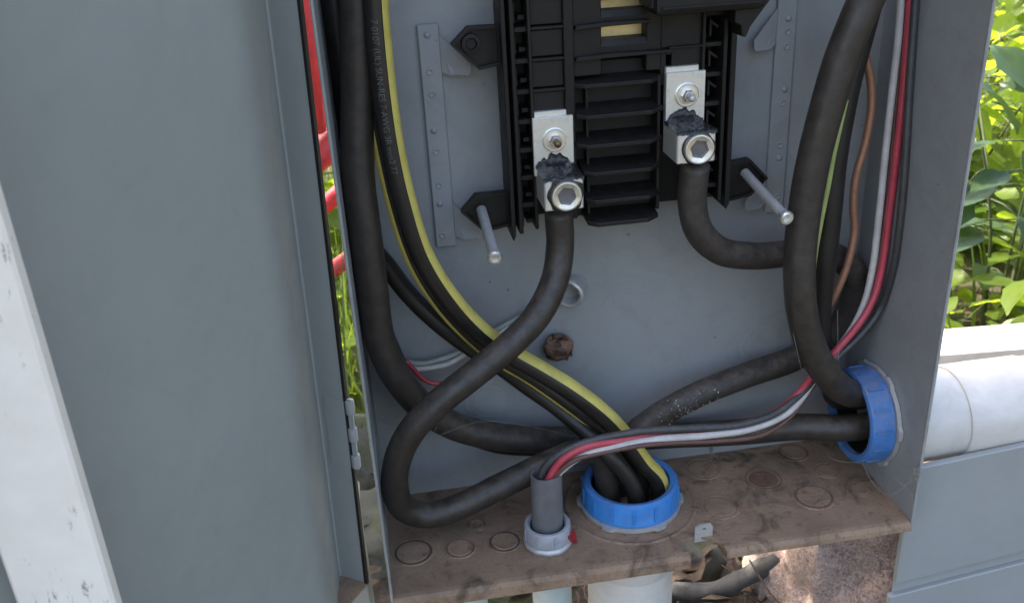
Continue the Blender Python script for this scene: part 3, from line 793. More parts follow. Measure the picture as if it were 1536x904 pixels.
# ------------------------------------------------------------------ thick cables
CAB = {'c1': [(0.132, 0.0625, 0.234), (0.132, 0.062, 0.2097), (0.1267, 0.056, 0.1896), (0.114, 0.048, 0.171), (0.0957, 0.042, 0.1561), (0.0702, 0.036, 0.1404), (0.0449, 0.032, 0.1246),
        (0.0252, 0.031, 0.1065), (0.0135, 0.034, 0.0832), (0.0097, 0.041, 0.0565), (0.0138, 0.048, 0.034), (0.0297, 0.051, 0.0233), (0.0526, 0.052, 0.0267), (0.0821, 0.055, 0.0363),
        (0.1118, 0.058, 0.0459), (0.1365, 0.06, 0.0526), (0.1535, 0.0655, 0.047), (0.1615, 0.0665, 0.028), (0.163, 0.066, 0.0), (0.163, 0.066, -0.04)],
 'c10': [(0.0301, 0.062, 0.3902), (0.0263, 0.062, 0.3476), (0.0252, 0.062, 0.3135), (0.0268, 0.062, 0.2855), (0.0304, 0.062, 0.2518), (0.0376, 0.063, 0.2154), (0.0495, 0.067, 0.1846),
         (0.0671, 0.073, 0.1543), (0.0882, 0.076, 0.1292), (0.1104, 0.075, 0.1109), (0.1326, 0.071, 0.0913), (0.1532, 0.068, 0.0713), (0.1712, 0.066, 0.0518), (0.187, 0.0665, 0.022),
         (0.187, 0.0665, -0.04)],
 'c2': [(0.2199, 0.06, 0.2566), (0.2185, 0.06, 0.2329), (0.2236, 0.06, 0.2119), (0.2403, 0.064, 0.194), (0.2664, 0.07, 0.1848), (0.2989, 0.078, 0.1799), (0.3324, 0.085, 0.1713),
        (0.3523, 0.088, 0.1534), (0.3551, 0.092, 0.1281), (0.3444, 0.096, 0.1031), (0.3143, 0.096, 0.0856), (0.2751, 0.089, 0.081), (0.2368, 0.082, 0.0745), (0.2064, 0.081, 0.0612),
        (0.1885, 0.08, 0.0495), (0.175, 0.081, 0.036), (0.174, 0.08, 0.01), (0.174, 0.08, -0.05)],
 'c3': [(0.0243, 0.06, 0.3907), (0.0197, 0.06, 0.3484), (0.0152, 0.06, 0.3109), (0.0105, 0.058, 0.2719), (0.0105, 0.057, 0.2301), (0.0105, 0.057, 0.1941), (0.0113, 0.059, 0.1596),
        (0.0196, 0.062, 0.1296), (0.0367, 0.07, 0.0965), (0.0589, 0.077, 0.0743), (0.0875, 0.083, 0.0588), (0.1178, 0.09, 0.0475), (0.1496, 0.098, 0.0381), (0.1864, 0.1001, 0.0323),
        (0.223, 0.099, 0.0299), (0.2668, 0.088, 0.0326), (0.3103, 0.068, 0.0434), (0.343, 0.058, 0.044), (0.395, 0.058, 0.043)],
 'c5': [(0.3202, 0.035, 0.3737), (0.3079, 0.035, 0.3472), (0.299, 0.036, 0.3193), (0.2925, 0.037, 0.2879), (0.2874, 0.038, 0.2547), (0.2846, 0.038, 0.22), (0.2836, 0.036, 0.1889),
        (0.2868, 0.035, 0.1603), (0.2963, 0.037, 0.1309), (0.3121, 0.04, 0.1039), (0.3364, 0.052, 0.0787), (0.36, 0.064, 0.069), (0.395, 0.064, 0.066)],
 'c6': [(0.3287, 0.06, 0.3636), (0.3215, 0.06, 0.3253), (0.3167, 0.06, 0.2972), (0.3129, 0.06, 0.2547), (0.3128, 0.06, 0.2139), (0.3131, 0.061, 0.1752), (0.3151, 0.066, 0.1426), (0.3221, 0.07, 0.108),
        (0.3374, 0.078, 0.0739), (0.345, 0.081, 0.056), (0.395, 0.078, 0.056)],
 'c7': [(0.0068, 0.074, 0.2373), (0.0102, 0.076, 0.2217), (0.0209, 0.08, 0.2023), (0.0327, 0.083, 0.1796), (0.0498, 0.083, 0.1567), (0.0709, 0.083, 0.1346), (0.0886, 0.083, 0.1191),
        (0.1089, 0.083, 0.0986), (0.1302, 0.077, 0.0804), (0.1468, 0.066, 0.0657), (0.1576, 0.055, 0.0554), (0.178, 0.05, 0.022), (0.178, 0.05, -0.04)],
 'c8': [(0.0085, 0.085, 0.3897), (0.0085, 0.085, 0.3454), (0.0085, 0.088, 0.3093), (0.0085, 0.09, 0.2669), (0.0085, 0.09, 0.2175), (0.0091, 0.09, 0.1793), (0.0136, 0.092, 0.1427),
        (0.0252, 0.096, 0.1047), (0.0418, 0.099, 0.0756), (0.0841, 0.1, 0.0444), (0.1141, 0.1, 0.0363), (0.1396, 0.1, 0.0323)],
 'c9': [(0.0328, 0.05, 0.391), (0.0312, 0.05, 0.3634), (0.0308, 0.05, 0.3232), (0.0321, 0.05, 0.2882), (0.0358, 0.05, 0.2552), (0.043, 0.051, 0.2195), (0.0557, 0.054, 0.1896), (0.0732, 0.06, 0.1608),
        (0.0937, 0.0635, 0.138), (0.1156, 0.063, 0.1205), (0.1377, 0.06, 0.1028), (0.1582, 0.058, 0.0822), (0.1749, 0.058, 0.0587), (0.1868, 0.058, 0.0381), (0.1985, 0.0585, 0.02),
        (0.199, 0.058, -0.04)],
 'cu': [(0.3257, 0.072, 0.3392), (0.3322, 0.072, 0.3164), (0.3389, 0.072, 0.2971), (0.3414, 0.072, 0.2797), (0.34, 0.072, 0.2556), (0.3359, 0.072, 0.2332), (0.3363, 0.072, 0.212),
        (0.3391, 0.072, 0.1949), (0.3356, 0.071, 0.1685), (0.3294, 0.072, 0.1469), (0.3254, 0.077, 0.1299), (0.3248, 0.0815, 0.1155)],
 'gy': [(0.3109, 0.049, 0.2917), (0.3063, 0.049, 0.2584), (0.3044, 0.049, 0.2366), (0.3019, 0.049, 0.2143), (0.2999, 0.049, 0.1912), (0.3002, 0.051, 0.1662)],
 'p1': [(0.0161, 0.1, 0.1289), (0.0278, 0.102, 0.1188), (0.0375, 0.103, 0.1154), (0.0505, 0.104, 0.1163), (0.0652, 0.105, 0.1198), (0.0802, 0.105, 0.1275), (0.0935, 0.105, 0.1343),
        (0.1073, 0.105, 0.141), (0.1333, 0.1, 0.1547)],
 'p2': [(0.023, 0.098, 0.1195), (0.0333, 0.1, 0.1132), (0.0432, 0.1, 0.113), (0.0562, 0.101, 0.1139), (0.0692, 0.102, 0.1197), (0.0821, 0.102, 0.1266), (0.0954, 0.102, 0.1334),
        (0.1092, 0.102, 0.1401), (0.1349, 0.096, 0.1537)],
 'r2': [(0.0261, 0.094, 0.1244), (0.0318, 0.096, 0.1146), (0.0376, 0.097, 0.1056), (0.0458, 0.097, 0.1012), (0.0587, 0.096, 0.1027), (0.0754, 0.094, 0.1124)],
 'wb': [(0.3615, 0.0712, 0.3604), (0.3614, 0.067, 0.3212), (0.3615, 0.0632, 0.2843), (0.3616, 0.0583, 0.2461), (0.3615, 0.0555, 0.2103), (0.3616, 0.0562, 0.1715), (0.3614, 0.0645, 0.1375),
        (0.3505, 0.063, 0.1212), (0.3322, 0.0595, 0.1067), (0.3161, 0.0585, 0.0921), (0.2952, 0.05, 0.0802), (0.2768, 0.043, 0.0744), (0.2495, 0.038, 0.0728), (0.2133, 0.035, 0.0774),
        (0.1783, 0.033, 0.0817), (0.1669, 0.032, 0.0819), (0.1423, 0.031, 0.0805), (0.1229, 0.031, 0.0744), (0.1105, 0.0325, 0.0625), (0.107, 0.0335, 0.05), (0.107, 0.0335, 0.04)],
 'wn': [(0.3596, 0.08, 0.3597), (0.3612, 0.078, 0.3194), (0.3609, 0.076, 0.2815), (0.3612, 0.074, 0.237), (0.3605, 0.072, 0.195), (0.358, 0.07, 0.1663), (0.3533, 0.068, 0.1421),
        (0.3425, 0.064, 0.1218), (0.3239, 0.058, 0.1022), (0.307, 0.054, 0.0806), (0.2891, 0.046, 0.0664), (0.2658, 0.038, 0.0616), (0.2331, 0.033, 0.0653), (0.1997, 0.029, 0.0714),
        (0.1796, 0.026, 0.0748), (0.1556, 0.026, 0.0737), (0.1315, 0.027, 0.0699), (0.1197, 0.0285, 0.0605), (0.1145, 0.03, 0.05), (0.1145, 0.0305, 0.04)],
 'wr': [(0.3597, 0.074, 0.3603), (0.3614, 0.073, 0.3202), (0.3614, 0.0697, 0.2785), (0.3615, 0.0692, 0.243), (0.3608, 0.068, 0.2061), (0.3585, 0.065, 0.1683), (0.3528, 0.062, 0.1449),
        (0.3413, 0.059, 0.127), (0.3251, 0.0575, 0.1087), (0.3088, 0.0565, 0.091), (0.2947, 0.051, 0.0802), (0.2734, 0.046, 0.0709), (0.2376, 0.042, 0.0699), (0.2025, 0.038, 0.0739),
        (0.1613, 0.03, 0.0782), (0.1371, 0.0285, 0.0776), (0.1224, 0.029, 0.07), (0.1146, 0.031, 0.0574), (0.1112, 0.0305, 0.05), (0.1112, 0.031, 0.04)],
 'ww': [(0.3558, 0.078, 0.3602), (0.3574, 0.077, 0.3199), (0.3569, 0.076, 0.2905), (0.3567, 0.075, 0.2509), (0.3564, 0.073, 0.2048), (0.3545, 0.07, 0.1667), (0.3507, 0.068, 0.1424),
        (0.3411, 0.063, 0.1251), (0.3254, 0.058, 0.1073), (0.3091, 0.056, 0.0847), (0.2886, 0.046, 0.072), (0.2604, 0.039, 0.0678), (0.2285, 0.034, 0.0703), (0.1906, 0.03, 0.0754),
        (0.1622, 0.028, 0.0757), (0.1393, 0.0285, 0.0725), (0.1256, 0.03, 0.0639), (0.1172, 0.0325, 0.052), (0.1165, 0.0325, 0.04)]}
A9, A10 = (-102, -28), (28, 70)
LEG_S, LEG_A = 0.03, 12
FLECK = (0.205, 0.245)
NEST = (0.1367, 0.1037, 0.1148)
HZ = 0.1138

def stripe(o, path, r, a0, a1, ref=(0, -1, 0.3)):
    s = obj('stripe', band(bmesh.new(), path, r + 0.00035, a0, a1, 5, ref), 'yellow', o, True)
    return s

c1, _ = cable('power_cable', 'thick black cable from the left lug looping through lower left corner', 'cable', CAB['c1'], 0.0092, 'cable')
c2, p2 = cable('power_cable', 'thick black cable from the right lug hooking right then sweeping along the bottom', 'cable', CAB['c2'], 0.0094, 'cable_dirty')
c5, _ = cable('power_cable', 'thickest black cable hanging down the right side into the blue wall bushing', 'cable', CAB['c5'], 0.0103, 'cable')
c6, _ = cable('power_cable', 'black cable hidden behind the thickest cable at the right wall', 'cable', CAB['c6'], 0.0085, 'cable_clean')
c3, _ = cable('power_cable', 'thick black cable hanging down the left wall and turning right along the bottom', 'cable', CAB['c3'], 0.0100, 'cable')
c8, _ = cable('power_cable', 'black cable squeezed in the left corner behind the thick left cable', 'cable', CAB['c8'], 0.0080, 'cable_clean')
c7, _ = cable('feeder_cable', 'medium plain black cable running diagonally below the yellow striped cables', 'cable', CAB['c7'], 0.0063, 'cable_clean')
c9, p9 = cable('striped_cable', 'black cable with broad bright yellow stripe and white print', 'cable', CAB['c9'], 0.0070, 'cable_clean')
stripe(c9, p9, 0.0070, R(A9[0]), R(A9[1]))
c10, p10 = cable('striped_cable', 'black cable with narrow yellow stripe on its left edge', 'cable', CAB['c10'], 0.0058, 'cable_clean')
stripe(c10, p10, 0.0058, R(A10[0]), R(A10[1]))

# printed legend along the striped cable
def legend(text, path, r, parent, s0, size, ang, ref=(0, -1, 0.3)):
    cu = bpy.data.curves.new('legend', 'FONT'); cu.body = text; cu.size = size; cu.align_y = 'CENTER'
    tmp = bpy.data.objects.new('legend_tmp', cu); C.objects.link(tmp)
    bpy.context.view_layer.update()
    me = bpy.data.meshes.new_from_object(tmp.evaluated_get(bpy.context.evaluated_depsgraph_get()))
    bpy.data.objects.remove(tmp); bpy.data.curves.remove(cu)
    fr = frames(path, ref)
    cum = [0.0]
    for a, b in zip(path, path[1:]): cum.append(cum[-1] + (b - a).length)
    for v in me.vertices:
        s = s0 + v.co.x
        i = 0
        while i < len(cum) - 2 and cum[i + 1] < s: i += 1
        k = (s - cum[i]) / (cum[i + 1] - cum[i])
        p = path[i].lerp(path[i + 1], k); tt, u, w = fr[i]
        a = ang - v.co.y / r
        v.co = p + (u * math.cos(a) + w * math.sin(a)) * (r + 0.0003)
    me.materials.append(M['print'])
    o = bpy.data.objects.new('legend', me); C.objects.link(o); o.parent = parent
    return o
legend('7 0107 (UL) SUN-RES 7-AWG 3R mm2 77', p9, 0.0070, c9, LEG_S, 0.0050, R(LEG_A))

# pale flecks of dirt on the dusty cable
bm = bmesh.new(); rnd = random.Random(4)
fr2 = frames(p2)
best = [i for i, p in enumerate(p2) if FLECK[0] < p.x < FLECK[1] and p.z < 0.14]
for k in range(95):
    i = min(len(best) - 1, max(0, int(rnd.gauss(0.55, 0.28) * len(best)))); t_, u_, w_ = fr2[best[i]]
    a = rnd.gauss(0.1, 0.6); p = p2[best[i]] + t_ * rnd.uniform(-0.003, 0.003) + (u_ * math.cos(a) + w_ * math.sin(a)) * 0.0094
    rr = rnd.choice((0.00022, 0.0003, 0.0004, 0.00062))
    mt = Matrix.Translation(p) @ Matrix.Rotation(rnd.uniform(0, 3), 4, 'X') @ Matrix.Rotation(rnd.uniform(0, 3), 4, 'Y') @ Matrix.Diagonal((rnd.uniform(0.7, 2.4), 1, 0.8, 1))
    bmesh.ops.create_icosphere(bm, subdivisions=1, radius=rr, matrix=mt)
fl = obj('flecks', bm, 'fleck', c2); fl['kind'] = 'stuff'

# ------------------------------------------------------------------ thin wires
def wire(name, label, pts, r, mat, group='thin wires running to the grey sheath'):
    o, p = cable(name, label, 'wire', pts, r, mat, group, 10, 0.0)
    return o
wire('thin_wire', 'thin black wire, outermost of the bundle along the right wall', CAB['wb'], 0.0026, 'greywire')
wire('thin_wire', 'thin crimson red wire of the bundle along the right wall', CAB['wr'], 0.0026, 'red')
wire('thin_wire', 'thin off-white wire of the bundle along the right wall', CAB['ww'], 0.0025, 'white_wire')
wire('thin_wire', 'thin reddish brown wire of the bundle along the right wall', CAB['wn'], 0.0017, 'brown')
wire('copper_wire', 'bare brown copper wire with a wave between right cables and wall', CAB['cu'], 0.0028, 'copper', None)
wire('ground_wire', 'thin yellowish green wire between the two right hand cables', CAB['gy'], 0.0021, 'greenyellow', None)
wire('pale_wire', 'upper of two pale green wires curving behind the left cables', CAB['p1'], 0.0019, 'greenwhite', 'pale wires behind the left cables')
wire('pale_wire', 'lower of two pale wires curving behind the left cables, whiter', CAB['p2'], 0.0020, 'white_wire', 'pale wires behind the left cables')
wire('red_wire', 'short thin red wire curving behind the loop of left lug cable', CAB['r2'], 0.0017, 'red', None)

# ------------------------------------------------------------------ small dirt: nest on the back panel, cobwebs
t = thing('mud_nest', 'crumbly rust brown ball of debris stuck on the back panel', 'mud nest', NEST)
nx_, ny_, nz_ = NEST
bm = rough_ball(bmesh.new(), NEST, (0.0108, 0.0075, 0.0108), 3, 0.13, 2.0, 4)
part('core', bm, 'rust', t)
rnd = random.Random(9)
for k in range(16):
    a = rnd.uniform(0, 6.28); e = rnd.uniform(-0.9, 1.2)
    d = Vector((math.cos(a) * math.cos(e), -abs(math.sin(a)) * math.cos(e) - 0.15, math.sin(e))).normalized()
    u_, w_ = d.orthogonal().normalized(), d.cross(d.orthogonal()).normalized()
    p = Vector(NEST) + Vector((d.x * 0.0108, d.y * 0.009, d.z * 0.0108)); s = rnd.uniform(0.0016, 0.0036)
    bm = bmesh.new()
    vs = [bm.verts.new(p + u_ * math.cos(q) * s * rnd.uniform(0.6, 1.2) + w_ * math.sin(q) * s * rnd.uniform(0.6, 1.2) + d * rnd.uniform(-0.0008, 0.0014)) for q in (0, 1.3, 2.5, 3.7, 5.0)]
    bm.faces.new(vs[:3]); bm.faces.new((vs[0], vs[2], vs[3])); bm.faces.new((vs[0], vs[3], vs[4]))
    bmesh.ops.solidify(bm, geom=bm.faces[:], thickness=0.0005)
    part('flake', bm, 'litter' if k % 3 == 0 else 'rust', t)

def web(label, strands, tuft=None, tr=0.004):
    t = thing('cobweb', label, 'cobweb', strands[0][0])
    for s in strands:
        part('strand', tube(bmesh.new(), spline(s, 0.003), 0.0001, 5), 'web', t, True)
    if tuft:
        rnd = random.Random(2); bm = bmesh.new()
        for k in range(34):
            p = Vector(tuft); q = [p + Vector((rnd.gauss(0, tr * .5), rnd.gauss(0, tr * .5), rnd.gauss(0, tr))) for _ in range(4)]
            tube(bm, spline(q, 0.002), 0.0001, 4)
        o = part('tuft', bm, 'web', t, True)
web('fine cobweb strands and tuft at the lower right front corner', [[(0.3341, 0.02, 0.0422), (0.3381, 0.008, 0.0301), (0.348, 0.002, 0.0232), (0.3621, -0.003, 0.0401)], [(0.3676, 0.03, 0.0302), (0.3588, 0.004, 0.0435), (0.363, -0.003, 0.041)], [(0.3337, 0.06, 0.0332), (0.3208, 0.04, 0.0337), (0.329, 0.03, 0.0345), (0.3381, 0.02, 0.0415)], [(0.3499, 0.004, 0.0366), (0.3613, -0.003, 0.0246), (0.3627, -0.003, 0.0073)]], (0.3618, -0.004, 0.0419), 0.003)
web('thin cobweb threads under the left cable loop', [[(0.0421, 0.06, 0.0885), (0.0284, 0.06, 0.0634), (0.0191, 0.06, 0.0396)], [(0.0383, 0.055, 0.0868), (0.0324, 0.06, 0.0572), (0.0202, 0.06, 0.0355)], [(0.0211, 0.07, 0.0292), (0.0605, 0.08, 0.0262), (0.0903, 0.08, 0.0296)], [(0.0438, 0.06, 0.0818), (0.0728, 0.07, 0.082), (0.1102, 0.07, 0.0721), (0.1399, 0.075, 0.056)], [(0.0341, 0.06, 0.0762), (0.0242, 0.062, 0.0571), (0.0152, 0.06, 0.0328)]])
web('short cobweb wisps on bottom plate behind the blue bushing', [[(0.215, 0.09, 0.0199), (0.2335, 0.09, 0.0219), (0.2523, 0.09, 0.0166)], [(0.2467, 0.09, 0.0223), (0.2684, 0.09, 0.0141), (0.2822, 0.085, 0.0201)]], (0.2519, 0.092, 0.0166), 0.0022)
web('pale web thread hanging over cables near the right bushing', [[(0.3097, 0.03, 0.1574), (0.3144, 0.03, 0.1194), (0.3238, 0.04, 0.0943)], [(0.2803, 0.03, 0.144), (0.2859, 0.028, 0.1217), (0.2899, 0.03, 0.1124)]])

# ------------------------------------------------------------------ door
TH = R(124.0)
dv = Vector((math.cos(TH), -math.sin(TH), 0)); fvn = Vector((math.sin(TH), math.cos(TH), 0))
CB = Vector((-0.0318, 0.0111, 0.0151))
CT = Vector((-0.0224, 0.011, 0.3788))
upv = (CT - CB).normalized()
dr = thing('box_door', 'blank grey steel box door swung open on the left', 'door', CB)
DW, DH, FL = 0.36, 0.56, 0.0195
def dpt(a, b, c):   # a along door from hinge side, b along flange direction, c up
    return CB + dv * a + fvn * b + upv * c
def dbox(a0, a1, b0, b1, c0, c1, bev=0.0):
    bm = bmesh.new()
    vs = [bm.verts.new(dpt(a, b, c)) for a in (a0, a1) for b in (b0, b1) for c in (c0, c1)]
    for f in ((0, 1, 3, 2), (4, 6, 7, 5), (0, 4, 5, 1), (2, 3, 7, 6), (0, 2, 6, 4), (1, 5, 7, 3)): bm.faces.new([vs[i] for i in f])
    bmesh.ops.recalc_face_normals(bm, faces=bm.faces[:])
    if bev: bmesh.ops.bevel(bm, geom=bm.edges[:], offset=bev, segments=1, affect='EDGES')
    return bm
# skin with a rolled inner corner along the hinge side
def door_skin():
    bm = bmesh.new(); prof = []
    rr = 0.0012
    shade_dip = 0.0340  # made-up slope towards the hinge, shaped so that band turns dark
    prof = [(DW, shade_dip)] + [(DW * k / 10, shade_dip) for k in range(9, 1, -1)]
    for k in range(13):
        q = k / 12; gq = (q * q / 0.6 if q < 0.3 else q - 0.15) / 0.85; prof.append((0.0662 - 0.065 * q, shade_dip * (1 - gq)))
    for k in range(5):
        a = R(22.5 * k); prof.append((rr - rr * math.sin(a), rr - rr * math.cos(a)))
    prof += [(0.0, 0.008), (0.0, FL - 0.001)]
    rows = [[bm.verts.new(dpt(a, b, c)) for a, b in prof] for c in (0.0, DH)]
    for i in range(len(prof) - 1): bm.faces.new((rows[0][i], rows[0][i + 1], rows[1][i + 1], rows[1][i]))
    back = [(a, b - T) if a > 0.0012 else ((a - T, b) if a < 1e-6 else (a - T * .7, b - T * .7)) for a, b in prof]
    r2 = [[bm.verts.new(dpt(a, b, c)) for a, b in back] for c in (0.0, DH)]
    for i in range(len(prof) - 1): bm.faces.new((r2[0][i], r2[1][i], r2[1][i + 1], r2[0][i + 1]))
    for i in range(len(prof) - 1):
        for c in (0, 1): bm.faces.new((rows[c][i], rows[c][i + 1], r2[c][i + 1], r2[c][i]))
    for i in (0, len(prof) - 1): bm.faces.new((rows[0][i], rows[1][i], r2[1][i], r2[0][i]))
    return bm
sk = part('skin', door_skin(), 'door', dr, True); sharp(sk, 40)
part('bottom_flange', dbox(-0.0012, DW, -0.002, FL + 0.001, -T, -0.0001), 'grime', dr, label='dirty brown bottom flange')
part('top_flange', dbox(0.0006, DW, 0.0005, FL - 0.001, DH, DH + T), 'door', dr)
part('free_flange', dbox(DW + 0.0001, DW + T, -T, FL - 0.001, 0, DH), 'door', dr)
part('flange_edge', dbox(-0.0022, 0.0006, FL - 0.0008, FL + 0.0014, -0.001, DH, 0.0003), 'black', dr)
# hinge with knuckles, at one height
def hinge(zc):
    h = part('hinge', dbox(-0.0004, 0.0006, 0.0045, FL + 0.0005, zc - 0.0235, zc + 0.0235), 'door', dr)
    for k, q in enumerate((-0.019, 0.0, 0.019)):
        bm = bmesh.new()
        lathe(bm, dpt(-0.001, FL + 0.0026, zc + q - 0.0045), upv, [(0, 0), (0.0026, 0), (0.0028, 0.0008), (0.0028, 0.0082), (0.0026, 0.009), (0, 0.009)], 16)
        sharp(part('knuckle', bm, 'paint', h, True), 40)
    part('hinge_leaf', dbox(-0.0012, 0.0, FL - 0.001, FL + 0.0046, zc - 0.0245, zc + 0.0245), 'door', h)
hinge(HZ); hinge(HZ + 0.42)

LATH = (-0.1217, -0.0888)
# ------------------------------------------------------------------ white lath in front of the door
bm = B1(LATH[0], LATH[1], -0.2050, -0.1970, GZ, 0.78, bev=0.0012)
la = obj('wooden_lath', bm, 'wood'); tag(la, 'upright white painted wooden lath with chipped paint before the door', 'lath')

# pale upright behind the door, seen in the gap
t = thing('pale_post', 'pale grey upright stub seen in the gap below the hinge', 'post', (-0.035, 0.04, GZ))
part('post_body', B1(-0.058, -0.0152, 0.028, 0.050, GZ, 0.055, bev=0.002), 'oldpost', t)
part('post_cap', B1(-0.0595, -0.0140, 0.0265, 0.0515, 0.0552, 0.0600, bev=0.001), 'oldpost', t)

# ------------------------------------------------------------------ pipes
def pipe(name, label, p0, p1, r, mat, extra=None, group=None):
    t = thing(name, label, 'pipe', p0, group)
    p0, p1 = Vector(p0), Vector(p1); ax = (p1 - p0); L = ax.length; ax.normalize()
    bm = bmesh.new(); lathe(bm, p0, ax, [(r - 0.003, 0.0), (r, 0.0), (r, L), (r - 0.003, L)], 40, closed=True)
    sharp(part('tube', bm, mat, t, True), 40)
    for h0, h1, rr in extra or ():
        bm = bmesh.new(); lathe(bm, p0, ax, [(r - 0.001, h0), (rr - 0.001, h0), (rr, h0 + 0.0015), (rr, h1 - 0.0015), (rr - 0.001, h1), (r - 0.001, h1)], 40)
        sharp(part('coupling', bm, mat, t, True), 40)
    return t
pipe('wall_pipe', 'thick white plastic pipe leaving the right wall horizontally', (W + T + 0.0004, 0.0605, 0.0440), (1.30, 0.0605, 0.0440), 0.0335, 'pvc', [(0.054, 0.116, 0.0362), (0.120, 0.124, 0.0350)])
pipe('riser_pipe', 'widest white riser pipe below the blue bottom bushing', (0.179, 0.064, -0.0020), (0.179, 0.064, GZ - 0.05), 0.0325, 'pvc', [(0.001, 0.05, 0.0335)])
pipe('riser_pipe', 'narrow grey white riser pipe below the grey connector', (0.1125, 0.0335, -0.0020), (0.1125, 0.0335, GZ - 0.05), 0.0142, 'pvc2')
pipe('riser_pipe', 'pale grey pipe under the lower left of the box', (0.0535, 0.088, -0.0020), (0.0535, 0.088, GZ - 0.05), 0.0160, 'pvc2')
pipe('riser_pipe', 'thin bright white pipe under the lower left corner', (0.0235, 0.090, -0.0020), (0.0235, 0.090, GZ - 0.05), 0.0088, 'pvc')
# white plank on short posts behind the pipe
t = thing('white_plank', 'sunlit white plank lying behind the thick white pipe', 'plank', (0.8, 0.24, GZ))
bm = bmesh.new()
pl = [(0.40, 0.1741), (1.60, 0.0697), (1.60, 0.1155), (0.40, 0.2200)]
ground_plate(bm, pl, 0.0170, 0.0300)
bmesh.ops.recalc_face_normals(bm, faces=bm.faces[:])
bmesh.ops.bevel(bm, geom=bm.edges[:], offset=0.0015, segments=1, affect='EDGES')
part('board', bm, 'pvc', t)
for x in (0.62, 1.25):
    y = 0.1970 - (x - 0.4) * 0.0870
    part('support', B1(x - 0.02, x + 0.02, y - 0.014, y + 0.014, GZ, 0.0168, bev=0.001), 'pvc', t)

# grey metal cover leaning on the right
t = thing('metal_cover', 'blank grey metal cover with one horizontal groove standing below the white pipe', 'metal cover', (0.55, 0.02, GZ))
def cover_piece(x0, x1, za0, za1, zb0, zb1, y0, y1):
    # quadrilateral slab: left edge from za0 to za1, right edge from zb0 to zb1
    return prism_xz(bmesh.new(), [(x0, za0), (x1, zb0), (x1, zb1), (x0, za1)], y0, y1, 0.0008)
part('upper_face', cover_piece(0.3745, 0.80, -0.0760, 0.0285, -0.0230, 0.0640, 0.0190, 0.0245), 'cover', t)
part('groove', cover_piece(0.3750, 0.80, -0.0880, -0.0762, -0.0350, -0.0232, 0.0228, 0.0245), 'cover', t)
part('lower_face', cover_piece(0.3715, 0.80, GZ, -0.0882, GZ, -0.0352, 0.0190, 0.0245), 'cover', t)

# ------------------------------------------------------------------ ground cover, rock, roots, litter
bm = rough_ball(bmesh.new(), (0.424, 0.132, -0.165), (0.098, 0.085, 0.135), 8, 0.30, 1.9, 5)
tag(obj('granite_boulder', bm, 'rock', smooth=True), 'pinkish speckled granite boulder under the lower right corner of the box', 'boulder')
for k, (c_, r_, lab) in enumerate((((0.262, 0.215, -0.205), (0.055, 0.04, 0.05), 'small tan stone beneath the notch in the bottom plate'),
                                   ((-0.022, 0.33, -0.215), (0.06, 0.05, 0.06), 'mossy grey stone in the gap left of the box, nearest'),
                                   ((-0.06, 0.44, -0.20), (0.08, 0.05, 0.075), 'mossy grey stone in the gap left of the box, farther back'),
                                   ((0.12, 0.30, -0.225), (0.07, 0.06, 0.035), 'flat mossy stone behind the narrow riser pipes'))):
    bm = rough_ball(bmesh.new(), c_, r_, 11 + k, 0.22, 1.6, 4)
    tag(obj('stone', bm, 'stone', smooth=True), lab, 'stone', 'stones round the box foot')
root = spline([(0.1964, 0.16, -0.1844), (0.2374, 0.15, -0.1723), (0.2717, 0.14, -0.1724), (0.3126, 0.135, -0.1519), (0.3522, 0.14, -0.133), (0.3879, 0.17, -0.1417)] + [(0.40, 0.26, -0.13), (0.46, 0.36, -0.23)])
tag(obj('tree_root', tube(bmesh.new(), root, 0.0085, 12, wob=0.25), 'bark', smooth=True), 'bent grey root lying in front of the boulder', 'root')
root = spline([(0.13, 0.110, -0.200), (0.20, 0.108, -0.178), (0.26, 0.112, -0.162), (0.31, 0.10, -0.185), (0.36, 0.07, -0.23)])
tag(obj('tree_root', tube(bmesh.new(), root, 0.0048, 10, wob=0.3), 'twig', smooth=True), 'thin pale brown root below the bent grey root', 'root')
rnd = random.Random(21)
# dead leaves that can be told apart
def dead_leaf_mesh(s, rnd):
    bm = bmesh.new()
    L = [(0, 0), (0.3, 0.28), (0.62, 0.3), (1, 0.0), (0.62, -0.3), (0.3, -0.28)]
    a = [bm.verts.new((x * s, y * s, s * (0.14 * abs(y) * 3 + rnd.uniform(-0.06, 0.12)))) for x, y in L]
    m1 = bm.verts.new((0.35 * s, 0, rnd.uniform(-.05, .05) * s)); m2 = bm.verts.new((0.66 * s, 0, rnd.uniform(0, .12) * s))
    for f in ((a[0], m1, a[1]), (a[1], m1, m2, a[2]), (a[2], m2, a[3]), (a[3], m2, a[4]), (a[4], m2, m1, a[5]), (a[5], m1, a[0])): bm.faces.new(f)
    return bm
spots = [(0.252, 0.185, -0.185, 0.045), (0.285, 0.185, -0.170, 0.04), (0.225, 0.195, -0.195, 0.04), (0.30, 0.19, -0.155, 0.035), (0.235, 0.125, -0.16, 0.035), (0.29, 0.12, -0.165, 0.03)]
where = ['nearest the notch', 'touching the bent root', 'left of the tan stone', 'close to the boulder', 'on the thin root', 'at the boulder foot']
for (x, y, z, s), wtxt in zip(spots, where):
    o = obj('dead_leaf', dead_leaf_mesh(s, rnd), 'litter', smooth=True); o.location = (x, y, z)
    o.rotation_euler = (rnd.uniform(-.5, .5), rnd.uniform(-.5, .5), rnd.uniform(0, 6.28))
    tag(o, 'curled tan dead leaf under the box, ' + wtxt, 'dead leaf', 'dead leaves under the box')
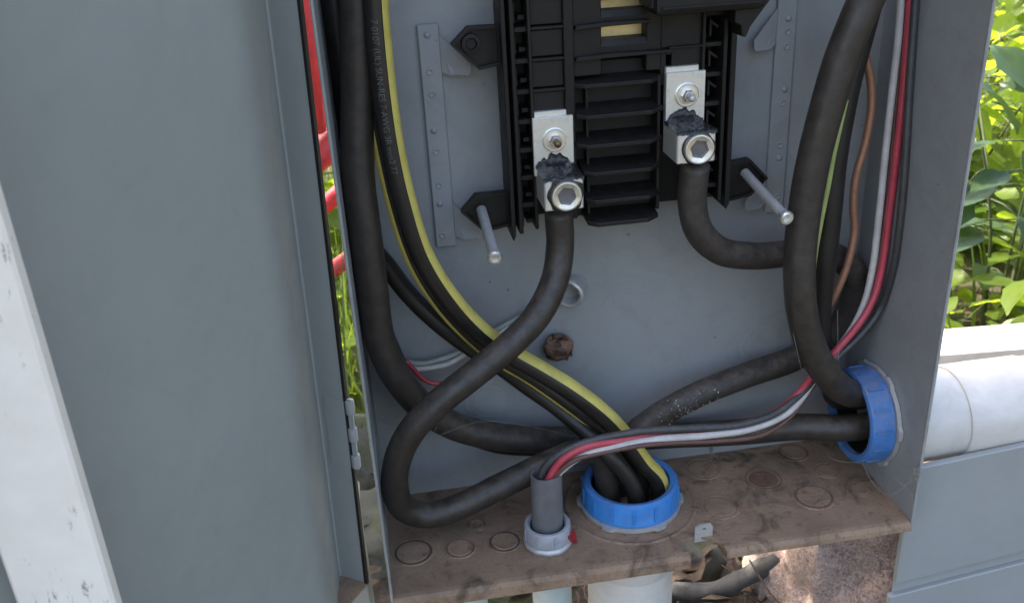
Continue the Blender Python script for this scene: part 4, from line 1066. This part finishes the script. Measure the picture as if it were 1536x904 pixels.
# loose litter and twigs: uncountable
bm = bmesh.new()
for k in range(760):
    x, y = rnd.uniform(-0.5, 1.2), rnd.uniform(-0.5, 0.7)
    if k > 450: x, y = rnd.uniform(-0.05, 0.40), rnd.uniform(0.05, 0.42)
    s = rnd.uniform(0.012, 0.035)
    b2 = dead_leaf_mesh(s, rnd)
    mt = Matrix.Translation((x, y, GZ + rnd.uniform(0.002, 0.05 if k > 450 else 0.012))) @ Matrix.Rotation(rnd.uniform(0, 6.28), 4, 'Z') @ Matrix.Rotation(rnd.uniform(-.8, .8), 4, 'X')
    b2.transform(mt); me_ = bpy.data.meshes.new('tmp'); b2.to_mesh(me_); b2.free(); bm.from_mesh(me_); bpy.data.meshes.remove(me_)
tag(obj('leaf_litter', bm, 'litter'), 'brown dead leaf litter covering the soil', 'leaf litter', kind='stuff')
bm = bmesh.new()
for k in range(150):
    x, y = rnd.uniform(0.12, 0.40), rnd.uniform(0.06, 0.26); a = rnd.uniform(0, 6.28); L = rnd.uniform(0.03, 0.09)
    if k > 110: x, y = rnd.uniform(-0.3, 0.9), rnd.uniform(-0.4, 0.6)
    z = GZ + rnd.uniform(0.004, 0.06)
    p = [Vector((x, y, z)), Vector((x + math.cos(a) * L * .5 + rnd.gauss(0, .006), y + math.sin(a) * L * .5, z + rnd.uniform(-.005, .02))), Vector((x + math.cos(a) * L, y + math.sin(a) * L, z + rnd.uniform(-.015, .03)))]
    tube(bm, spline(p, 0.012), rnd.uniform(0.0007, 0.0018), 5)
tag(obj('twigs', bm, 'twig'), 'tangle of thin brown twigs on the soil under the box', 'twigs', kind='stuff')
# grass behind
bm = bmesh.new()
def blade(bm, x, y, z, h, a, lean, w):
    d = Vector((math.cos(a), math.sin(a), 0)); e = Vector((-d.y, d.x, 0)); prev = None
    for i in range(4):
        t_ = i / 3; p = Vector((x, y, z)) + d * lean * t_ * t_ + Vector((0, 0, h * (t_ - 0.25 * t_ * t_ * lean / h)))
        ww = w * (1 - t_ * 0.9)
        cur = (bm.verts.new(p - e * ww), bm.verts.new(p + e * ww))
        if prev: bm.faces.new((prev[0], prev[1], cur[1], cur[0]))
        prev = cur
for k in range(9000):
    x, y = rnd.uniform(-1.6, 3.2), rnd.uniform(0.42, 4.5)
    if x < 0.42 and y < 0.5 and x > -0.1: continue
    blade(bm, x, y, GZ, rnd.uniform(0.06, 0.24), rnd.uniform(0, 6.28), rnd.uniform(0.02, 0.12), rnd.uniform(0.0015, 0.004))
for k in range(1500):
    x, y = rnd.uniform(-0.5, 0.05), rnd.uniform(0.42, 1.3)
    blade(bm, x, y, GZ, rnd.uniform(0.08, 0.3), rnd.uniform(0, 6.28), rnd.uniform(0.02, 0.14), rnd.uniform(0.0012, 0.003))
tag(obj('grass', bm, 'grass'), 'sunlit green grass behind the box', 'grass', kind='stuff')


# ------------------------------------------------------------------ shrubs
def leaf_mesh(name, s, mat, wid=0.62, curl=0.18, seed=0):
    rr = random.Random(seed); bm = bmesh.new()
    prof = [(0.0, 0.02), (0.06, 0.16), (0.2, 0.36), (0.38, 0.46), (0.55, 0.43), (0.72, 0.31), (0.87, 0.15), (1.0, 0.0)]
    rows = []
    for i, (t_, w_) in enumerate(prof):
        z0 = -curl * t_ * t_
        jag = 1 + (0.10 if i % 2 else -0.06)
        row = []
        for q in (-1, -0.5, 0, 0.5, 1):
            y = q * w_ * wid * (jag if abs(q) == 1 else 1)
            row.append(bm.verts.new((t_ * s + (0.03 * s if abs(q) == 1 else 0), y * s, s * (z0 + 0.12 * abs(q) * w_ + 0.02 * math.sin(i * 2.1 + q * 3)))))
        rows.append(row)
    for a, b in zip(rows, rows[1:]):
        for k in range(4): bm.faces.new((a[k], a[k + 1], b[k + 1], b[k]))
    bmesh.ops.remove_doubles(bm, verts=bm.verts[:], dist=0.0004)
    for f in bm.faces: f.smooth = True
    me = bpy.data.meshes.new(name); bm.to_mesh(me); bm.free(); me.materials.append(M[mat]); return me
LEAVES = {'leaf': [leaf_mesh('leaf', 1.0, 'leaf', 0.7, 0.22, 1), leaf_mesh('leaf', 1.0, 'leaf', 0.58, 0.1, 2)],
          'leaf_lit': [leaf_mesh('leaf', 1.0, 'leaf_lit', 0.72, 0.2, 3), leaf_mesh('leaf', 1.0, 'leaf_lit', 0.6, 0.3, 4)]}
def orient(d, rnd, droop):
    d = Vector(d).normalized()
    z = Vector((rnd.gauss(0, .35), rnd.gauss(0, .35), 1)); y = z.cross(d).normalized(); z = d.cross(y).normalized()
    return Matrix((d, y, z)).transposed().to_4x4()
def leaf_mass(name, mats, protos, mat):
    # many leaves joined into one mesh
    vs, fs = [], []
    data = [([v.co.copy() for v in m.vertices], [tuple(p.vertices) for p in m.polygons]) for m in protos]
    for k, mt in enumerate(mats):
        pv, pf = data[k % len(data)]; n0 = len(vs)
        vs += [tuple(mt @ c) for c in pv]; fs += [tuple(i + n0 for i in f) for f in pf]
    me = bpy.data.meshes.new(name); me.from_pydata(vs, [], fs); me.materials.append(M[mat])
    me.polygons.foreach_set('use_smooth', [True] * len(fs))
    o = bpy.data.objects.new(name, me); C.objects.link(o)
    return o
def shrub(label, base, stems, nleaf, size, mat, seed, height, spread, extra=0):
    rnd = random.Random(seed)
    t = thing('shrub', label, 'shrub', base, 'leafy shrubs behind the box')
    b0 = Vector(base); anchors = []
    for k in range(stems):
        a = rnd.uniform(0, 6.28); sp = spread * rnd.uniform(0.3, 1.0); h = height * rnd.uniform(0.7, 1.05)
        pts = [b0 + Vector((math.cos(a) * 0.02, math.sin(a) * 0.02, -0.01)), b0 + Vector((math.cos(a) * sp * 0.25, math.sin(a) * sp * 0.25, h * 0.4)), b0 + Vector((math.cos(a) * sp * 0.65, math.sin(a) * sp * 0.65, h * 0.78)), b0 + Vector((math.cos(a) * sp, math.sin(a) * sp, h))]
        pth = spline(pts, 0.02)
        part('stem', tube(bmesh.new(), pth, 0.004, 7, rfun=lambda q: 0.0030 * (1 - 0.75 * q)), 'greenstem', t, True)
        for i, p in enumerate(pth):
            if i > len(pth) * 0.12: anchors.append((p, (pth[min(i + 1, len(pth) - 1)] - pth[i - 1]).normalized()))
    tw = bmesh.new()
    def put():
        p, tg = rnd.choice(anchors)
        a = rnd.uniform(0, 6.28)
        d = Vector((math.cos(a), math.sin(a), rnd.uniform(-0.5, 0.45)))
        L = rnd.uniform(0.01, 0.09)
        q = p + d.normalized() * L
        tube(tw, [p, p.lerp(q, .5) + Vector((0, 0, .004)), q], 0.0011, 4)
        s = size * rnd.uniform(0.65, 1.2)
        return Matrix.Translation(q) @ orient(d + Vector((0, 0, -0.35)), rnd, 0) @ Matrix.Scale(s, 4)
    inv = world_of(t).inverted()
    for k in range(nleaf):
        o = bpy.data.objects.new('leaf', rnd.choice(LEAVES[mat])); C.objects.link(o); o.parent = t
        o.matrix_parent_inverse = inv; o.matrix_basis = put()
    if extra:
        o = leaf_mass('foliage', [put() for k in range(extra)], LEAVES[mat], mat)
        o.parent = t; o.matrix_parent_inverse = inv; o['kind'] = 'stuff'
    o = part('twigs', tw, 'greenstem', t, True); o['kind'] = 'stuff'
shrub('broad leaved dark green shrub at right, nearest the box', (0.86, 0.60, GZ), 6, 34, 0.095, 'leaf', 31, 0.52, 0.24)
shrub('dark leaved shrub further right beyond the white plank', (1.22, 0.74, GZ), 6, 40, 0.09, 'leaf', 32, 0.58, 0.28)
shrub('sunlit yellow green shrub right behind the dark leaved shrubs', (1.02, 0.95, GZ), 12, 120, 0.060, 'leaf_lit', 33, 0.34, 0.32, 120)
shrub('sunlit yellow green shrub at far right edge', (1.55, 1.35, GZ), 12, 90, 0.062, 'leaf_lit', 34, 0.42, 0.40, 120)
shrub('tall bright shrub furthest back on the right', (1.75, 2.30, GZ), 14, 80, 0.08, 'leaf_lit', 35, 0.60, 0.5, 200)
shrub('bright shrub back right behind the box', (0.95, 2.10, GZ), 12, 50, 0.08, 'leaf_lit', 36, 0.55, 0.5, 200)
shrub('small green shrub behind the red bars in the left gap', (-0.12, 0.95, GZ), 9, 70, 0.06, 'leaf_lit', 37, 0.62, 0.22, 120)
shrub('leafy dark shrub added out of sight behind the open door as shade', (-0.40, 0.44, GZ), 16, 120, 0.09, 'leaf', 39, 1.15, 0.32, 520)  # added to keep sun off the left gap and the boulder
# low leafy cover between the shrubs
rnd = random.Random(78); mats = []
for k in range(7600):
    x, y = rnd.uniform(0.5, 2.9), rnd.uniform(0.40, 2.6)
    if k > 7000: x, y = rnd.uniform(-0.7, 0.1), rnd.uniform(0.5, 1.6)
    hh = 0.10 + 0.12 * noise.noise((x * 2.2, y * 2.2, 4.0))
    p = Vector((x, y, GZ + max(0.01, rnd.gauss(hh, 0.045))))
    mats.append(Matrix.Translation(p) @ orient((rnd.gauss(0, 1), rnd.gauss(0, 1), rnd.uniform(-.35, .45)), rnd, 0) @ Matrix.Scale(rnd.uniform(0.03, 0.07), 4))
tag(leaf_mass('ground_cover', mats, LEAVES['leaf_lit'], 'leaf_lit'), 'low bright green leafy ground cover', 'ground cover', kind='stuff')
# distant undergrowth as one mass
rnd = random.Random(77); mats = []
for k in range(5200):
    x, y = rnd.uniform(-3.0, 5.5), rnd.uniform(2.5, 6.5)
    p = Vector((x, y, GZ + abs(rnd.gauss(0, 0.28)) + 0.1 * (y - 2.3)))
    mats.append(Matrix.Translation(p) @ orient((rnd.gauss(0, 1), rnd.gauss(0, 1), rnd.uniform(-.6, .3)), rnd, 0) @ Matrix.Scale(rnd.uniform(0.06, 0.15), 4))
tag(leaf_mass('undergrowth', mats, LEAVES['leaf_lit'], 'leaf_lit'), 'distant sunlit green undergrowth', 'undergrowth', kind='stuff')
# tall hedge masses added out of view on both sides to block sky light
def occluder(label, x0, x1, y0, y1, h, n, seed):
    rnd = random.Random(seed); mats = []
    for k in range(n):
        x, y = rnd.uniform(x0, x1), rnd.uniform(y0, y1)
        z = GZ + h * (1 - rnd.random() ** 1.6 * (0.55 + 0.45 * abs(noise.noise((x * 2, y * 2, seed)))))
        mats.append(Matrix.Translation((x, y, z)) @ orient((rnd.gauss(0, 1), rnd.gauss(0, 1), rnd.uniform(-.7, .3)), rnd, 0) @ Matrix.Scale(rnd.uniform(0.09, 0.17), 4))
    tag(leaf_mass('occluder', mats, LEAVES['leaf'], 'leaf'), label, 'occluder', kind='stuff')
occluder('added unseen leafy hedge to the right of the box', 1.9, 2.7, -2.2, 0.45, 1.7, 2200, 91)
occluder('added unseen leafy hedge to the left of the door', -2.1, -1.2, -1.10, 0.35, 3.8, 5200, 92)


# red metal frame
t = thing('bar_rack', 'red painted metal bars seen in the gap left of the box', 'metal rack', (0.02, 0.585, GZ))
def bar(p, q, r):
    part('bar', tube(bmesh.new(), [Vector(p), Vector(p).lerp(Vector(q), .5), Vector(q)], r, 12), 'redpaint', t, True)
bar((0.000, 0.55, 0.62), (-0.055, 0.55, 0.18), 0.024)
bar((-0.16, 0.57, 0.06), (0.22, 0.57, 0.34), 0.017)
bar((-0.17, 0.60, -0.02), (0.24, 0.60, 0.30), 0.010)
bar((-0.15, 0.56, -0.055), (0.20, 0.56, 0.16), 0.0095)
bar((-0.150, 0.585, 0.30), (-0.150, 0.585, GZ), 0.012)
bar((0.20, 0.585, 0.40), (0.20, 0.585, GZ), 0.012)
